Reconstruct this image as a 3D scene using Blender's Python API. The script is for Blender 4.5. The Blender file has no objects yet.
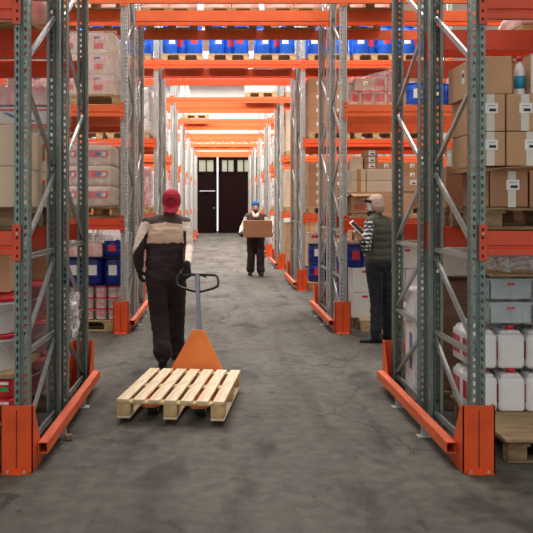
import bpy, bmesh, math, random
from mathutils import Vector, Matrix, noise
random.seed(7)
SC = bpy.context.scene
COL = SC.collection
PI = math.pi
F, CX, CY, H = 840.0, 219.0, 206.5, 1.6

# ------------------------------------------------------------------ camera
cam = bpy.data.cameras.new('camera'); cam_o = bpy.data.objects.new('camera', cam); COL.objects.link(cam_o)
cam_o.location = (0, 0, H); cam_o.rotation_euler = (PI/2, 0, 0)
cam.sensor_width = 36; cam.lens = F/533*36
cam.shift_x = (266.5-CX)/533; cam.shift_y = -(266.5-CY)/533
cam.clip_end = 300
SC.camera = cam_o
# ------------------------------------------------------------------ world, light, exposure
SC.view_settings.view_transform = 'Standard'; SC.view_settings.look = 'None'
SC.view_settings.gamma = 1; SC.view_settings.use_curve_mapping = False
SC.view_settings.exposure = 0.0
w = bpy.data.worlds.new('world'); SC.world = w; w.use_nodes = True
w.node_tree.nodes['Background'].inputs[0].default_value = (0.97, 0.98, 0.96, 1)
w.node_tree.nodes['Background'].inputs[1].default_value = 1.08
DEPTH = [5.1, 10.62, 16.0, 21.4, 26.7, 32.0, 37.2, 42.5]      # front face of each double rack
XR, XL = 1.575, -1.2
def area(y, sx, sy, power, col=(1, .97, .92), x=0, z=8.7):
    l = bpy.data.lights.new('skylight_light', 'AREA'); l.shape = 'RECTANGLE'; l.size = sx; l.size_y = sy
    l.energy = power; l.color = col
    o = bpy.data.objects.new('skylight_light', l); COL.objects.link(o); o.location = (x, y, z)
SKY = [(2.6, 3.0, 44), (9.05, 2.4, 520), (14.5, 2.4, 880), (20.0, 2.4, 1050), (25.3, 2.2, 1150), (30.6, 2.2, 1250), (35.9, 2.2, 1250), (41.1, 2.2, 1050), (47.6, 4, 500)]
for y, sy, p in SKY: area(y, 9.0, sy, p, x=.2)

# ------------------------------------------------------------------ materials
def srgb(c):
    if isinstance(c, str): c = [int(c[i:i+2], 16)/255 for i in (0, 2, 4)]
    return tuple((v/12.92 if v <= .04045 else ((v+.055)/1.055)**2.4) for v in c)+(1,)
def mat(name, col, rough=.5, metal=0, spec=.5, var=.0, vscale=8, bump=0, bscale=40, col2=None, stretch=(1, 1, 1), trans=0, detail=4, coat=0):
    m = bpy.data.materials.new(name); m.use_nodes = True; nt = m.node_tree; b = nt.nodes['Principled BSDF']
    c = srgb(col) if (isinstance(col, str)) else tuple(col)+(1,)
    b.inputs['Base Color'].default_value = c; b.inputs['Roughness'].default_value = rough
    b.inputs['Metallic'].default_value = metal; b.inputs['Specular IOR Level'].default_value = spec
    if trans: b.inputs['Transmission Weight'].default_value = trans
    if coat: b.inputs['Coat Weight'].default_value = coat
    tc = nt.nodes.new('ShaderNodeTexCoord'); mp = nt.nodes.new('ShaderNodeMapping'); mp.inputs['Scale'].default_value = stretch
    nt.links.new(tc.outputs['Object'], mp.inputs[0])
    if var or col2:
        n = nt.nodes.new('ShaderNodeTexNoise'); n.inputs['Scale'].default_value = vscale; n.inputs['Detail'].default_value = detail
        nt.links.new(mp.outputs[0], n.inputs['Vector'])
        r = nt.nodes.new('ShaderNodeValToRGB'); r.color_ramp.elements[0].position = .35; r.color_ramp.elements[1].position = .68
        r.color_ramp.elements[0].color = tuple(v*(1-var) for v in c[:3])+(1,) if not col2 else srgb(col2)
        r.color_ramp.elements[1].color = tuple(min(1, v*(1+var*.6)) for v in c[:3])+(1,) if not col2 else c
        nt.links.new(n.outputs[0], r.inputs[0]); nt.links.new(r.outputs[0], b.inputs['Base Color'])
    if bump:
        n2 = nt.nodes.new('ShaderNodeTexNoise'); n2.inputs['Scale'].default_value = bscale; n2.inputs['Detail'].default_value = 5
        nt.links.new(mp.outputs[0], n2.inputs['Vector'])
        bp = nt.nodes.new('ShaderNodeBump'); bp.inputs['Strength'].default_value = bump; bp.inputs['Distance'].default_value = .02
        nt.links.new(n2.outputs[0], bp.inputs['Height']); nt.links.new(bp.outputs[0], b.inputs['Normal'])
    return m
M = {}
M['orange'] = mat('orange_paint', 'ed6a33', .42, var=.12, vscale=3, bump=.05)
M['coral'] = mat('coral_orange_paint', 'ea5a26', .42, var=.1, vscale=3, bump=.05)
M['red_orange'] = mat('red_orange_paint', 'd2441a', .42, var=.15, vscale=5, bump=.05)
M['guard'] = mat('guard_paint', 'ee5a1c', .45, col2='d84a18', vscale=5, bump=.03)
M['bar'] = mat('worn_bar_paint', 'ea7240', .5, col2='d0522a', vscale=5, stretch=(6, .6, 6), bump=.05)
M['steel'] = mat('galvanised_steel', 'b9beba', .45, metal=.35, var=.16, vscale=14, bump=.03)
M['steel_near'] = mat('shaded_green_grey_steel', '7b8983', .45, metal=.45, var=.16, vscale=14, bump=.03)  # darker copy of the rack steel, backlit shade of the nearest line painted in
M['brace'] = mat('bright_zinc', 'adb2af', .32, metal=.6, var=.12, vscale=20)
M['hole'] = mat('dark_slot', '15110f', .8)
M['wood'] = mat('pallet_wood', 'cdb48a', .75, col2='a98f66', vscale=5, stretch=(5, 1, 5), bump=.2, bscale=60)
M['woodx'] = mat('pallet_wood_crossgrain', 'c2a678', .75, col2='9d8159', vscale=5, stretch=(1, 5, 5), bump=.2, bscale=60)
M['palewood'] = mat('fresh_pallet_wood', 'f2dfbf', .7, col2='dcc29a', vscale=6, stretch=(7, .8, 5), bump=.15, bscale=60)
M['palewood_end'] = mat('fresh_pallet_block', 'd9bd8c', .75, col2='b3935f', vscale=12, bump=.2, bscale=60)
M['oldwood'] = mat('weathered_wood', '9c8260', .8, col2='6f5a40', vscale=6, stretch=(1, 5, 5), bump=.2)
M['ply'] = mat('plywood_board', 'b79a72', .7, col2='94795a', vscale=4, stretch=(1, 4, 1))
M['card'] = mat('cardboard', 'c69d77', .85, var=.08, vscale=5, bump=.05)
M['card_dark'] = mat('brown_cardboard', 'ab7f5d', .85, var=.08, vscale=5, bump=.05)
M['card_light'] = mat('light_cardboard', 'd8c3a8', .85, var=.07, vscale=5, bump=.05)
M['kraft'] = mat('beige_paper', 'd3bda9', .75, var=.1, vscale=6, bump=.35, bscale=9)
M['tape'] = mat('pale_tape', 'd8d2c8', .35)
M['tapeb'] = mat('brown_tape', 'b98a45', .3)
M['paper'] = mat('white_paper', 'ecebe8', .6)
M['ink'] = mat('dark_ink', '2b2b2e', .6)
M['redlabel'] = mat('red_print', 'd6323a', .5)
M['pinklabel'] = mat('pink_red_print', 'e0565a', .5, col2='f0d9d6', vscale=22)
M['bluelabel'] = mat('blue_print', '2d4a9c', .5)
M['greenlabel'] = mat('green_print', '3f9a4d', .5)
M['teal'] = mat('teal_print', '1787a8', .4)
M['blue'] = mat('blue_plastic', '1a62d6', .32, var=.06, vscale=3)
M['navy'] = mat('navy_plastic', '1a2c86', .3, var=.08, vscale=3)
M['navylid'] = mat('dark_navy_lid', '14204f', .35)
M['whitep'] = mat('white_plastic', 'e6e4e1', .38, var=.03, vscale=3)
M['jerry'] = mat('translucent_white_plastic', 'efefee', .35, var=.06, vscale=4)
M['redp'] = mat('red_plastic', 'cc2130', .3)
M['darkred'] = mat('dark_red_plastic', '9c1c2a', .35)
M['pinkw'] = mat('pinkish_white_card', 'ecd6cf', .7, col2='e59a90', vscale=9)
M['whitecard'] = mat('white_cardboard', 'ebeae4', .75, var=.05, vscale=4)
M['paleblue'] = mat('pale_blue_plastic', 'b4c4c8', .3, var=.1, vscale=5)
M['corrug'] = mat('stacked_card_edges', '9a6f56', .9, col2='6f4a38', vscale=9, stretch=(.6, .6, 22))
M['wall'] = mat('white_plaster', 'e9e8e4', .85, var=.04, vscale=1.2)
M['door'] = mat('dark_brown_door', '23100f', .9, spec=.1, col2='170a0a', vscale=5, stretch=(14, 1, .4), bump=.1)
M['glass'] = mat('milky_glass', 'd8d8c6', .4)
M['black'] = mat('black_plastic', '17181a', .4)
M['grey'] = mat('blue_grey_metal', '5c6470', .4, metal=.4)
M['rubber'] = mat('rubber', '1b1a19', .7)
M['jackorange'] = mat('pallet_jack_orange', 'f5883a', .5, col2='ea7a2e', vscale=6, bump=.06)
M['skin'] = mat('skin', 'c68f73', .55, var=.05)
M['glove'] = mat('black_glove', '1a1919', .7, bump=.2)
M['brown'] = mat('dark_brown_cloth', '35282a', .85, var=.25, vscale=7, bump=.5, bscale=11)
M['brownyoke'] = mat('brown_yoke_cloth', '4c3d38', .8, var=.2, vscale=7, bump=.5, bscale=11)
M['cream'] = mat('cream_cloth', 'e0c4aa', .85, var=.1, vscale=6, bump=.5, bscale=12)
M['cream2'] = mat('pale_sleeve_cloth', 'ecdccc', .85, var=.1, vscale=6, bump=.5, bscale=12)
M['capred'] = mat('red_cap_cloth', 'b01c37', .8, var=.12, vscale=14, bump=.2)
M['capdark'] = mat('dark_cap_print', '5c1522', .8)
M['bootm'] = mat('black_boot', '131314', .5)
M['denim'] = mat('navy_denim', '232630', .85, var=.2, vscale=7, bump=.5, bscale=12)
M['vest'] = mat('olive_quilted_nylon', '4a4d40', .55, var=.12, vscale=9, bump=.2, bscale=14)
M['beanie'] = mat('beige_knit', 'c3aa9c', .9, var=.08, vscale=50, bump=.4, bscale=90, stretch=(1, 1, .3))
M['bluehat'] = mat('blue_knit', '1f66a8', .9, var=.1, vscale=40, bump=.3, bscale=90)
M['fleece'] = mat('white_fleece', 'ded4c6', .95, bump=.6, bscale=60)
M['hair'] = mat('dark_hair', '2a1e18', .8)
M['eye'] = mat('eye_dark', '16110f', .3)
M['lip'] = mat('lips', '9d5a4c', .5)

def plaid():
    m = bpy.data.materials.new('black_white_plaid'); m.use_nodes = True; nt = m.node_tree; b = nt.nodes['Principled BSDF']
    tc = nt.nodes.new('ShaderNodeTexCoord'); sp = nt.nodes.new('ShaderNodeSeparateXYZ'); nt.links.new(tc.outputs['Object'], sp.inputs[0])
    def tri(sock, k):
        a = nt.nodes.new('ShaderNodeMath'); a.operation = 'MULTIPLY'; a.inputs[1].default_value = k; nt.links.new(sock, a.inputs[0])
        f = nt.nodes.new('ShaderNodeMath'); f.operation = 'FRACT'; nt.links.new(a.outputs[0], f.inputs[0])
        g = nt.nodes.new('ShaderNodeMath'); g.operation = 'GREATER_THAN'; g.inputs[1].default_value = .5; nt.links.new(f.outputs[0], g.inputs[0]); return g.outputs[0]
    ad = nt.nodes.new('ShaderNodeMath'); ad.operation = 'ADD'; nt.links.new(sp.outputs[0], ad.inputs[0]); nt.links.new(sp.outputs[1], ad.inputs[1])
    u, v = tri(ad.outputs[0], 22), tri(sp.outputs[2], 22)
    s = nt.nodes.new('ShaderNodeMath'); s.operation = 'ADD'; nt.links.new(u, s.inputs[0]); nt.links.new(v, s.inputs[1])
    d = nt.nodes.new('ShaderNodeMath'); d.operation = 'MULTIPLY'; d.inputs[1].default_value = .5; nt.links.new(s.outputs[0], d.inputs[0])
    r = nt.nodes.new('ShaderNodeValToRGB'); r.color_ramp.interpolation = 'CONSTANT'
    e = r.color_ramp.elements; e[0].color = srgb('d9d6d2'); e[1].position = .3; e[1].color = srgb('55545a'); x = e.new(.8); x.color = srgb('121216')
    nt.links.new(d.outputs[0], r.inputs[0]); nt.links.new(r.outputs[0], b.inputs['Base Color']); b.inputs['Roughness'].default_value = .85
    return m
M['plaid'] = plaid()

def film_mat(name, opac, tint='eeeeee'):
    m = bpy.data.materials.new(name); m.use_nodes = True; nt = m.node_tree; b = nt.nodes['Principled BSDF']; out = nt.nodes['Material Output']
    b.inputs['Base Color'].default_value = srgb(tint); b.inputs['Roughness'].default_value = .18; b.inputs['Specular IOR Level'].default_value = .8
    t = nt.nodes.new('ShaderNodeBsdfTransparent'); mx = nt.nodes.new('ShaderNodeMixShader')
    tc = nt.nodes.new('ShaderNodeTexCoord'); mp = nt.nodes.new('ShaderNodeMapping'); mp.inputs['Scale'].default_value = (1, 1, .55)
    mp.inputs['Rotation'].default_value = (.3, .5, .2)
    nt.links.new(tc.outputs['Object'], mp.inputs[0])
    n = nt.nodes.new('ShaderNodeTexNoise'); n.inputs['Scale'].default_value = 7; n.inputs['Detail'].default_value = 6; n.inputs['Distortion'].default_value = 1.6
    nt.links.new(mp.outputs[0], n.inputs['Vector'])
    r = nt.nodes.new('ShaderNodeValToRGB'); r.color_ramp.elements[0].position = .4; r.color_ramp.elements[1].position = .66
    r.color_ramp.elements[0].color = (opac*.45,)*3+(1,); r.color_ramp.elements[1].color = (min(1, opac*1.5),)*3+(1,)
    nt.links.new(n.outputs[0], r.inputs[0]); nt.links.new(r.outputs[0], mx.inputs[0])
    nt.links.new(t.outputs[0], mx.inputs[1]); nt.links.new(b.outputs[0], mx.inputs[2]); nt.links.new(mx.outputs[0], out.inputs[0])
    bp = nt.nodes.new('ShaderNodeBump'); bp.inputs['Strength'].default_value = .8; bp.inputs['Distance'].default_value = .03
    nt.links.new(n.outputs[0], bp.inputs['Height']); nt.links.new(bp.outputs[0], b.inputs['Normal'])
    return m
M['film'] = film_mat('clear_stretch_film', .2)
M['filmthin'] = film_mat('thin_stretch_film', .07)
M['filmw'] = film_mat('cloudy_stretch_film', .5)

def floor_mat():
    m = bpy.data.materials.new('worn_concrete'); m.use_nodes = True; nt = m.node_tree; b = nt.nodes['Principled BSDF']
    tc = nt.nodes.new('ShaderNodeTexCoord')
    def nz(scale, det, st=(1, 1, 1), dist=0):
        mp = nt.nodes.new('ShaderNodeMapping'); mp.inputs['Scale'].default_value = st; nt.links.new(tc.outputs['Object'], mp.inputs[0])
        n = nt.nodes.new('ShaderNodeTexNoise'); n.inputs['Scale'].default_value = scale; n.inputs['Detail'].default_value = det; n.inputs['Distortion'].default_value = dist
        nt.links.new(mp.outputs[0], n.inputs['Vector']); return n.outputs[0]
    def ramp(s, stops):
        r = nt.nodes.new('ShaderNodeValToRGB'); e = r.color_ramp.elements
        e[0].position, e[0].color = stops[0][0], srgb(stops[0][1]); e[1].position, e[1].color = stops[-1][0], srgb(stops[-1][1])
        for p, c in stops[1:-1]:
            x = e.new(p); x.color = srgb(c)
        nt.links.new(s, r.inputs[0]); return r.outputs[0]
    def mix(fac, a, b_, mode='MIX', f=None):
        x = nt.nodes.new('ShaderNodeMix'); x.data_type = 'RGBA'; x.blend_type = mode
        if fac is None: x.inputs[0].default_value = f
        else: nt.links.new(fac, x.inputs[0])
        for s, i in ((a, 6), (b_, 7)):
            if isinstance(s, str): x.inputs[i].default_value = srgb(s)
            else: nt.links.new(s, x.inputs[i])
        return x.outputs[2]
    base = ramp(nz(1.1, 8, (1, .6, 1), .4), [(.3, '56524a'), (.5, '625e56'), (.7, '6e6a61')])
    fine = ramp(nz(9, 12), [(.35, 'a4a4a2'), (.65, 'ffffff')])
    c = mix(None, base, fine, 'MULTIPLY', .5)
    stain = ramp(nz(2.3, 5, (1, .45, 1), .8), [(.53, 'ffffff'), (.66, '948d84')])
    c = mix(None, c, stain, 'MULTIPLY', .8)
    track = ramp(nz(2.0, 4, (1.6, .10, 1), .3), [(.5, 'ffffff'), (.66, 'b5afa8')])
    c = mix(None, c, track, 'MULTIPLY', .55)
    spots = ramp(nz(5.5, 3, (1, .8, 1), .2), [(.64, 'ffffff'), (.71, '989087')])
    c = mix(None, c, spots, 'MULTIPLY', .6)
    mp = nt.nodes.new('ShaderNodeMapping'); mp.inputs['Scale'].default_value = (.5, .3, 1); nt.links.new(tc.outputs['Object'], mp.inputs[0])
    nn = nt.nodes.new('ShaderNodeTexNoise'); nn.inputs['Scale'].default_value = 2.2; nn.inputs['Detail'].default_value = 6; nt.links.new(mp.outputs[0], nn.inputs['Vector'])
    va = nt.nodes.new('ShaderNodeVectorMath'); va.operation = 'MULTIPLY_ADD'; va.inputs[1].default_value = (.7, .7, .7)
    nt.links.new(nn.outputs[1], va.inputs[0]); nt.links.new(mp.outputs[0], va.inputs[2])
    vo = nt.nodes.new('ShaderNodeTexVoronoi'); vo.feature = 'DISTANCE_TO_EDGE'; vo.inputs['Scale'].default_value = .8; nt.links.new(va.outputs[0], vo.inputs['Vector'])
    cr = ramp(vo.outputs[0], [(0.0, '5c564f'), (.005, 'ffffff')])
    c = mix(None, c, cr, 'MULTIPLY', .65)
    nt.links.new(c, b.inputs['Base Color'])
    rr = nt.nodes.new('ShaderNodeMapRange'); rr.inputs[3].default_value = .6; rr.inputs[4].default_value = .85; b.inputs['Specular IOR Level'].default_value = .22
    nt.links.new(nz(3, 6), rr.inputs[0]); nt.links.new(rr.outputs[0], b.inputs['Roughness'])
    bp = nt.nodes.new('ShaderNodeBump'); bp.inputs['Strength'].default_value = .25; bp.inputs['Distance'].default_value = .01
    nt.links.new(nz(25, 8), bp.inputs['Height']); nt.links.new(bp.outputs[0], b.inputs['Normal'])
    return m
M['floor'] = floor_mat()

# ------------------------------------------------------------------ mesh helpers
class MB:
    def __init__(s): s.bm = bmesh.new(); s.mats = []
    def mi(s, m):
        m = M[m] if isinstance(m, str) else m
        if m not in s.mats: s.mats.append(m)
        return s.mats.index(m)
    def _fin(s, geom_verts, m, mtx=None):
        i = s.mi(m)
        fs = set()
        for v in geom_verts:
            for f in v.link_faces: fs.add(f)
        for f in fs: f.material_index = i
        if mtx is not None: bmesh.ops.transform(s.bm, matrix=mtx, verts=geom_verts)
        return fs
    def box(s, c, size, m, bev=0, rot=None, segs=1):
        r = bmesh.ops.create_cube(s.bm, size=1)
        vs = r['verts']
        bmesh.ops.scale(s.bm, vec=Vector(size), verts=vs)
        fs = set(f for v in vs for f in v.link_faces)
        i = s.mi(m)
        for f in fs: f.material_index = i
        if bev:
            es = list(set(e for v in vs for e in v.link_edges))
            r2 = bmesh.ops.bevel(s.bm, geom=es, offset=bev, segments=segs, affect='EDGES', profile=.5, material=-1)
            vs = list(set(v for f in r2['faces'] for v in f.verts) | set(v for v in vs if v.is_valid))
        mt = Matrix.Translation(c)
        if rot is not None: mt = mt @ (rot.to_matrix().to_4x4() if hasattr(rot, 'to_matrix') else rot)
        bmesh.ops.transform(s.bm, matrix=mt, verts=vs)
        return vs
    def bar(s, p0, p1, w, h, m, up=(0, 0, 1)):
        p0, p1 = Vector(p0), Vector(p1); d = (p1-p0); L = d.length; z = d.normalized()
        x = z.cross(Vector(up)).normalized(); y = z.cross(x)
        mt = Matrix((x, y, z)).transposed().to_4x4()
        s.box((p0+p1)/2, (w, h, L), m, rot=mt)
    def cyl(s, p0, p1, r0, r1, m, n=16, cap=True):
        p0, p1 = Vector(p0), Vector(p1); d = p1-p0
        r = bmesh.ops.create_cone(s.bm, cap_ends=cap, segments=n, radius1=r0, radius2=r1, depth=d.length)
        mt = Matrix.Translation((p0+p1)/2) @ d.to_track_quat('Z', 'Y').to_matrix().to_4x4()
        s._fin(r['verts'], m, mt); 
        return r['verts']
    def lathe(s, prof, m, n=24, c=(0, 0, 0), sq=None):
        i = s.mi(m); rings = []
        for r, z in prof:
            ring = []
            for k in range(n):
                a = 2*PI*k/n; ring.append(s.bm.verts.new((c[0]+r*math.cos(a), c[1]+r*math.sin(a), c[2]+z)))
            rings.append(ring)
        for a, b in zip(rings, rings[1:]):
            for k in range(n):
                f = s.bm.faces.new((a[k], a[(k+1) % n], b[(k+1) % n], b[k])); f.material_index = i; f.smooth = True
        for ring, fl in ((rings[0], True), (rings[-1], False)):
            f = s.bm.faces.new(ring[::-1] if fl else ring); f.material_index = i
    def tube(s, pts, r, m, n=8, closed=False):
        i = s.mi(m); pts = [Vector(p) for p in pts]; N = len(pts); rings = []
        for k, p in enumerate(pts):
            if closed: t = pts[(k+1) % N]-pts[k-1]
            else: t = pts[min(k+1, N-1)]-pts[max(k-1, 0)]
            t.normalize(); u = Vector((0, 1, 0)) if abs(t.y) < .8 else Vector((1, 0, 0))
            x = t.cross(u).normalized(); y = t.cross(x)
            rings.append([s.bm.verts.new(p+(x*math.cos(2*PI*j/n)+y*math.sin(2*PI*j/n))*r) for j in range(n)])
        rng = range(N if closed else N-1)
        for k in rng:
            a, b = rings[k], rings[(k+1) % N]
            for j in range(n):
                f = s.bm.faces.new((a[j], a[(j+1) % n], b[(j+1) % n], b[j])); f.material_index = i; f.smooth = True
        if not closed:
            for r_ in (rings[0], rings[-1]):
                f = s.bm.faces.new(r_); f.material_index = i
    def poly(s, pts, m, thick=None):
        i = s.mi(m); vs = [s.bm.verts.new(p) for p in pts]; f = s.bm.faces.new(vs); f.material_index = i
        if thick:
            r = bmesh.ops.extrude_face_region(s.bm, geom=[f]); nv = [g for g in r['geom'] if isinstance(g, bmesh.types.BMVert)]
            bmesh.ops.translate(s.bm, vec=Vector(thick), verts=nv)
            for v in nv:
                for g in v.link_faces: g.material_index = i
    def mesh(s, name, smooth=False):
        bmesh.ops.recalc_face_normals(s.bm, faces=s.bm.faces)
        me = bpy.data.meshes.new(name); s.bm.to_mesh(me); s.bm.free()
        for m in s.mats: me.materials.append(m)
        if smooth:
            for p in me.polygons: p.use_smooth = True
        return me
LABELS = {}
def link(name, me, parent=None, loc=(0, 0, 0), rz=0):
    o = bpy.data.objects.new(name, me); COL.objects.link(o); o.location = loc; o.rotation_euler = (0, 0, rz)
    if parent: o.parent = parent
    return o
def tag(o, label, cat, group=None):
    o['label'] = label; o['category'] = cat
    if group: o['group'] = group
    LABELS.setdefault(label, []).append(o.name)
    return o
def thing(name, label, cat, loc=(0, 0, 0), rz=0, group=None):
    o = bpy.data.objects.new(name, None); o.empty_display_size = .1; COL.objects.link(o); o.location = loc; o.rotation_euler = (0, 0, rz)
    return tag(o, label, cat, group)
def struct(name, mb):
    o = link(name, mb.mesh(name)); o['kind'] = 'structure'; return o
CACHE = {}
def cached(key, fn):
    if key not in CACHE: CACHE[key] = fn()
    return CACHE[key]

# ------------------------------------------------------------------ setting
b = MB(); b.box((0, 24, -.1), (30, 62, .2), 'floor'); struct('floor', b)
YW = 50.7
DX0, DX1, DZ = -1.55, 2.35, 3.95+.9
b = MB()
for x0, x1, z0, z1 in ((-15, DX0, 0, 9), (DX1, 15, 0, 9), (DX0, DX1, DZ, 9)):
    b.box(((x0+x1)/2, YW+.15, (z0+z1)/2), (x1-x0, .3, z1-z0), 'wall')
struct('wall_back', b)
for nm, x in (('wall_left', -15.1), ('wall_right', 15.1)):
    b = MB(); b.box((x, 24, 4.5), (.2, 62, 9), 'wall'); struct(nm, b)
b = MB()
edges = [-7.0]
for y, sy, p in SKY: edges += [y-sy/2, y+sy/2]
edges.append(55.0)
for a, c in zip(edges[::2], edges[1::2]):
    if c > a: b.box((0, (a+c)/2, 9.1), (30, c-a, .2), 'wall')
for y, sy, p in SKY:
    for s in (-1, 1): b.box((s*10, y, 9.1), (10, sy, .2), 'wall')
struct('ceiling', b)
def emis(name, col, st):
    m = bpy.data.materials.new(name); m.use_nodes = True; p = m.node_tree.nodes['Principled BSDF']
    p.inputs['Base Color'].default_value = srgb(col); p.inputs['Emission Color'].default_value = srgb(col); p.inputs['Emission Strength'].default_value = st
    return m
M['skylight'] = emis('daylit_skylight', 'f4f7fa', 1.5)
for k, (y, sy, p) in enumerate(SKY):
    b = MB(); b.box((0, y, 9.1), (10, sy, .04), 'skylight')
    for x in range(-4, 5, 2): b.box((x, y, 9.06), (.06, sy, .08), 'steel')
    struct('window_%d' % (k+10), b)
# door leaves
M['doorglass'] = emis('daylit_door_pane', '9a9b88', .15)
def px_x(px, d): return (px-CX)*d/F
def px_z(py, d): return H-(py-CY)*d/F
gx0, gx1 = px_x(216.6, YW), px_x(218.6, YW)
def leaf(name, x0, x1, wins):
    b = MB(); n = max(4, int((x1-x0)/.16)); wz0, wz1 = px_z(171.5, YW), px_z(160, YW)
    cuts = sorted(wins)
    def slab(a, c, z0, z1):
        if c-a > .01: b.box(((a+c)/2, YW+.02, (z0+z1)/2), (c-a, .08, z1-z0), 'door')
    slab(x0, x1, 0, wz0); slab(x0, x1, wz1, DZ)
    p = x0
    for a, c in cuts: slab(p, a, wz0, wz1); p = c
    slab(p, x1, wz0, wz1)
    for k in range(n+1):
        x = x0+(x1-x0)*k/n; b.box((x, YW-.025, wz0/2), (.02, .012, wz0-.1), 'door')
    for z in (.12, wz0-.08, wz1+.08): b.box(((x0+x1)/2, YW-.035, z), (x1-x0, .03, .14), 'door')
    for x in (x0+.07, x1-.07): b.box((x, YW-.035, DZ/2), (.13, .03, DZ), 'door')
    return struct(name, b)
wl = [(px_x(199, YW), px_x(213.5, YW))]
wr = [(px_x(222, YW), px_x(233.5, YW)), (px_x(237.5, YW), px_x(250, YW))]
l1 = leaf('door_1', DX0, gx0, wl); l2 = leaf('door_2', gx1, DX1, wr)
wi = 1
for lf, ws in ((l1, wl), (l2, wr)):
    for a, c in ws:
        b = MB(); z0, z1 = px_z(171.5, YW), px_z(160, YW)
        b.box(((a+c)/2, YW+.03, (z0+z1)/2), (c-a, .02, z1-z0), 'doorglass')
        b.box(((a+c)/2, YW-.01, (z0+z1)/2), (.07, .06, z1-z0), 'door')
        struct('window_%d' % wi, b); wi += 1
b = MB(); b.box((px_x(207.5, YW), YW-.09, px_z(191, YW)), (.92, .05, .07), 'steel'); b.box((px_x(200, YW), YW-.06, px_z(191, YW)), (.05, .08, .05), 'steel')
tag(link('door_bar', b.mesh('door_bar')), 'bright horizontal metal bar across the left leaf of the dark door', 'bar')
b = MB(); b.lathe([(.05, 0), (.055, .05), (.05, .1)], 'greenlabel', 12, (px_x(214, YW), YW-.09, px_z(209, YW))); tag(link('door_lamp', b.mesh('door_lamp')), 'small green lamp on the left leaf of the dark warehouse door', 'lamp')

# ------------------------------------------------------------------ rack parts
LV = [(1.305, 1.45), (2.74, 2.885), (4.17, 4.315)]
def post_mesh(perf, hgt, sm='steel'):
    def mk():
        bm = bmesh.new()
        # profile (x, y), facing -y at y=0
        prof = [(-.026, .074), (-.0425, .074), (-.0425, .0), (-.008, .0), (-.005, .012), (.005, .012), (.008, .0), (.0425, .0), (.0425, .074), (.026, .074)]
        holes = {1: .037, 2: .0172, 6: .0172, 7: .037}     # segment -> centre offset along it
        P = .05; hw, hh = .0078, .0125
        for k in range(len(prof)-1):
            a, c = Vector((*prof[k], 0)), Vector((*prof[k+1], 0)); L = (c-a).length; u = (c-a)/L
            if perf and k in holes:
                o = holes[k]; us = [0, o-hw, o+hw, L]; n = int(hgt/P)
                zs = [0]
                for j in range(n): zs += [j*P+P/2-hh, j*P+P/2+hh]
                zs.append(hgt)
                g = [[bm.verts.new((*(a+u*q).xy, z)) for q in us] for z in zs]
                for i in range(len(zs)-1):
                    for j in range(3):
                        if j == 1 and i % 2 == 1: continue
                        bm.faces.new((g[i][j], g[i][j+1], g[i+1][j+1], g[i+1][j]))
            else:
                vs = [bm.verts.new((a.x, a.y, 0)), bm.verts.new((c.x, c.y, 0)), bm.verts.new((c.x, c.y, hgt)), bm.verts.new((a.x, a.y, hgt))]
                bm.faces.new(vs)
        bmesh.ops.remove_doubles(bm, verts=bm.verts, dist=.0001)
        bmesh.ops.recalc_face_normals(bm, faces=bm.faces)
        bmesh.ops.solidify(bm, geom=bm.faces[:], thickness=.003)
        me = bpy.data.meshes.new('post'); bm.to_mesh(me); bm.free(); me.materials.append(M[sm]); return me
    return cached(('post', perf, hgt, sm), mk)
def brace_mesh(L):
    L = round(L, 3)
    def mk():
        bm = MB(); w, dp = .033, .022                       # C section bar along local z, opening +x
        bm.box((0, -w/2+.0015, L/2), (dp, .003, L), 'brace'); bm.box((0, w/2-.0015, L/2), (dp, .003, L), 'brace'); bm.box((-dp/2+.0015, 0, L/2), (.003, w, L), 'brace')
        bm.cyl((dp/2, 0, .03), (-dp/2-.006, 0, .03), .01, .01, 'steel', 8); bm.cyl((dp/2, 0, L-.03), (-dp/2-.006, 0, L-.03), .01, .01, 'steel', 8)
        return bm.mesh('brace')
    return cached(('brace', L), mk)
def brace(p, q, parent):
    p, q = Vector(p), Vector(q); d = q-p; o = link('brace', brace_mesh(d.length), parent, p)
    x = Vector((1, 0, 0)); z = d.normalized(); y = z.cross(x).normalized(); x = y.cross(z)
    o.rotation_euler = Matrix((x, y, z)).transposed().to_euler(); return o
def beam_mesh(L, mkey, hh=.145):
    L = round(L, 3)
    def mk():
        b = MB()
        prof = [(0, 0), (.05, 0), (.05, hh), (.012, hh), (.012, hh*.42), (0, hh*.36)]   # y, z; step like a rolled section
        prof = [(0.0, 0.0), (.05, 0.0), (.05, hh), (.0, hh), (0, hh*.42), (.010, hh*.38), (.010, hh*.30), (0, hh*.26)]
        b.poly([(0, y, z) for y, z in prof], mkey, (L, 0, 0))
        return b.mesh('beam')
    return cached(('beam', L, mkey, hh), mk)
def conn_mesh(side, mkey):
    def mk():
        b = MB(); b.box((side*.024, -.004, 0), (.046, .006, .22), mkey, .0015); b.box((side*.049, .02, 0), (.006, .05, .22), mkey)
        for z in (-.08, -.03, .03, .08): b.box((side*.022, -.0075, z), (.012, .002, .018), 'hole')
        b.cyl((side*.022, -.006, .055), (side*.022, -.016, .055), .008, .008, 'steel', 8)
        return b.mesh('beam_connector')
    return cached(('conn', side, mkey), mk)
ORD = ['first', 'second', 'third', 'fourth', 'fifth', 'sixth', 'seventh', 'farthest']
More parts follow.
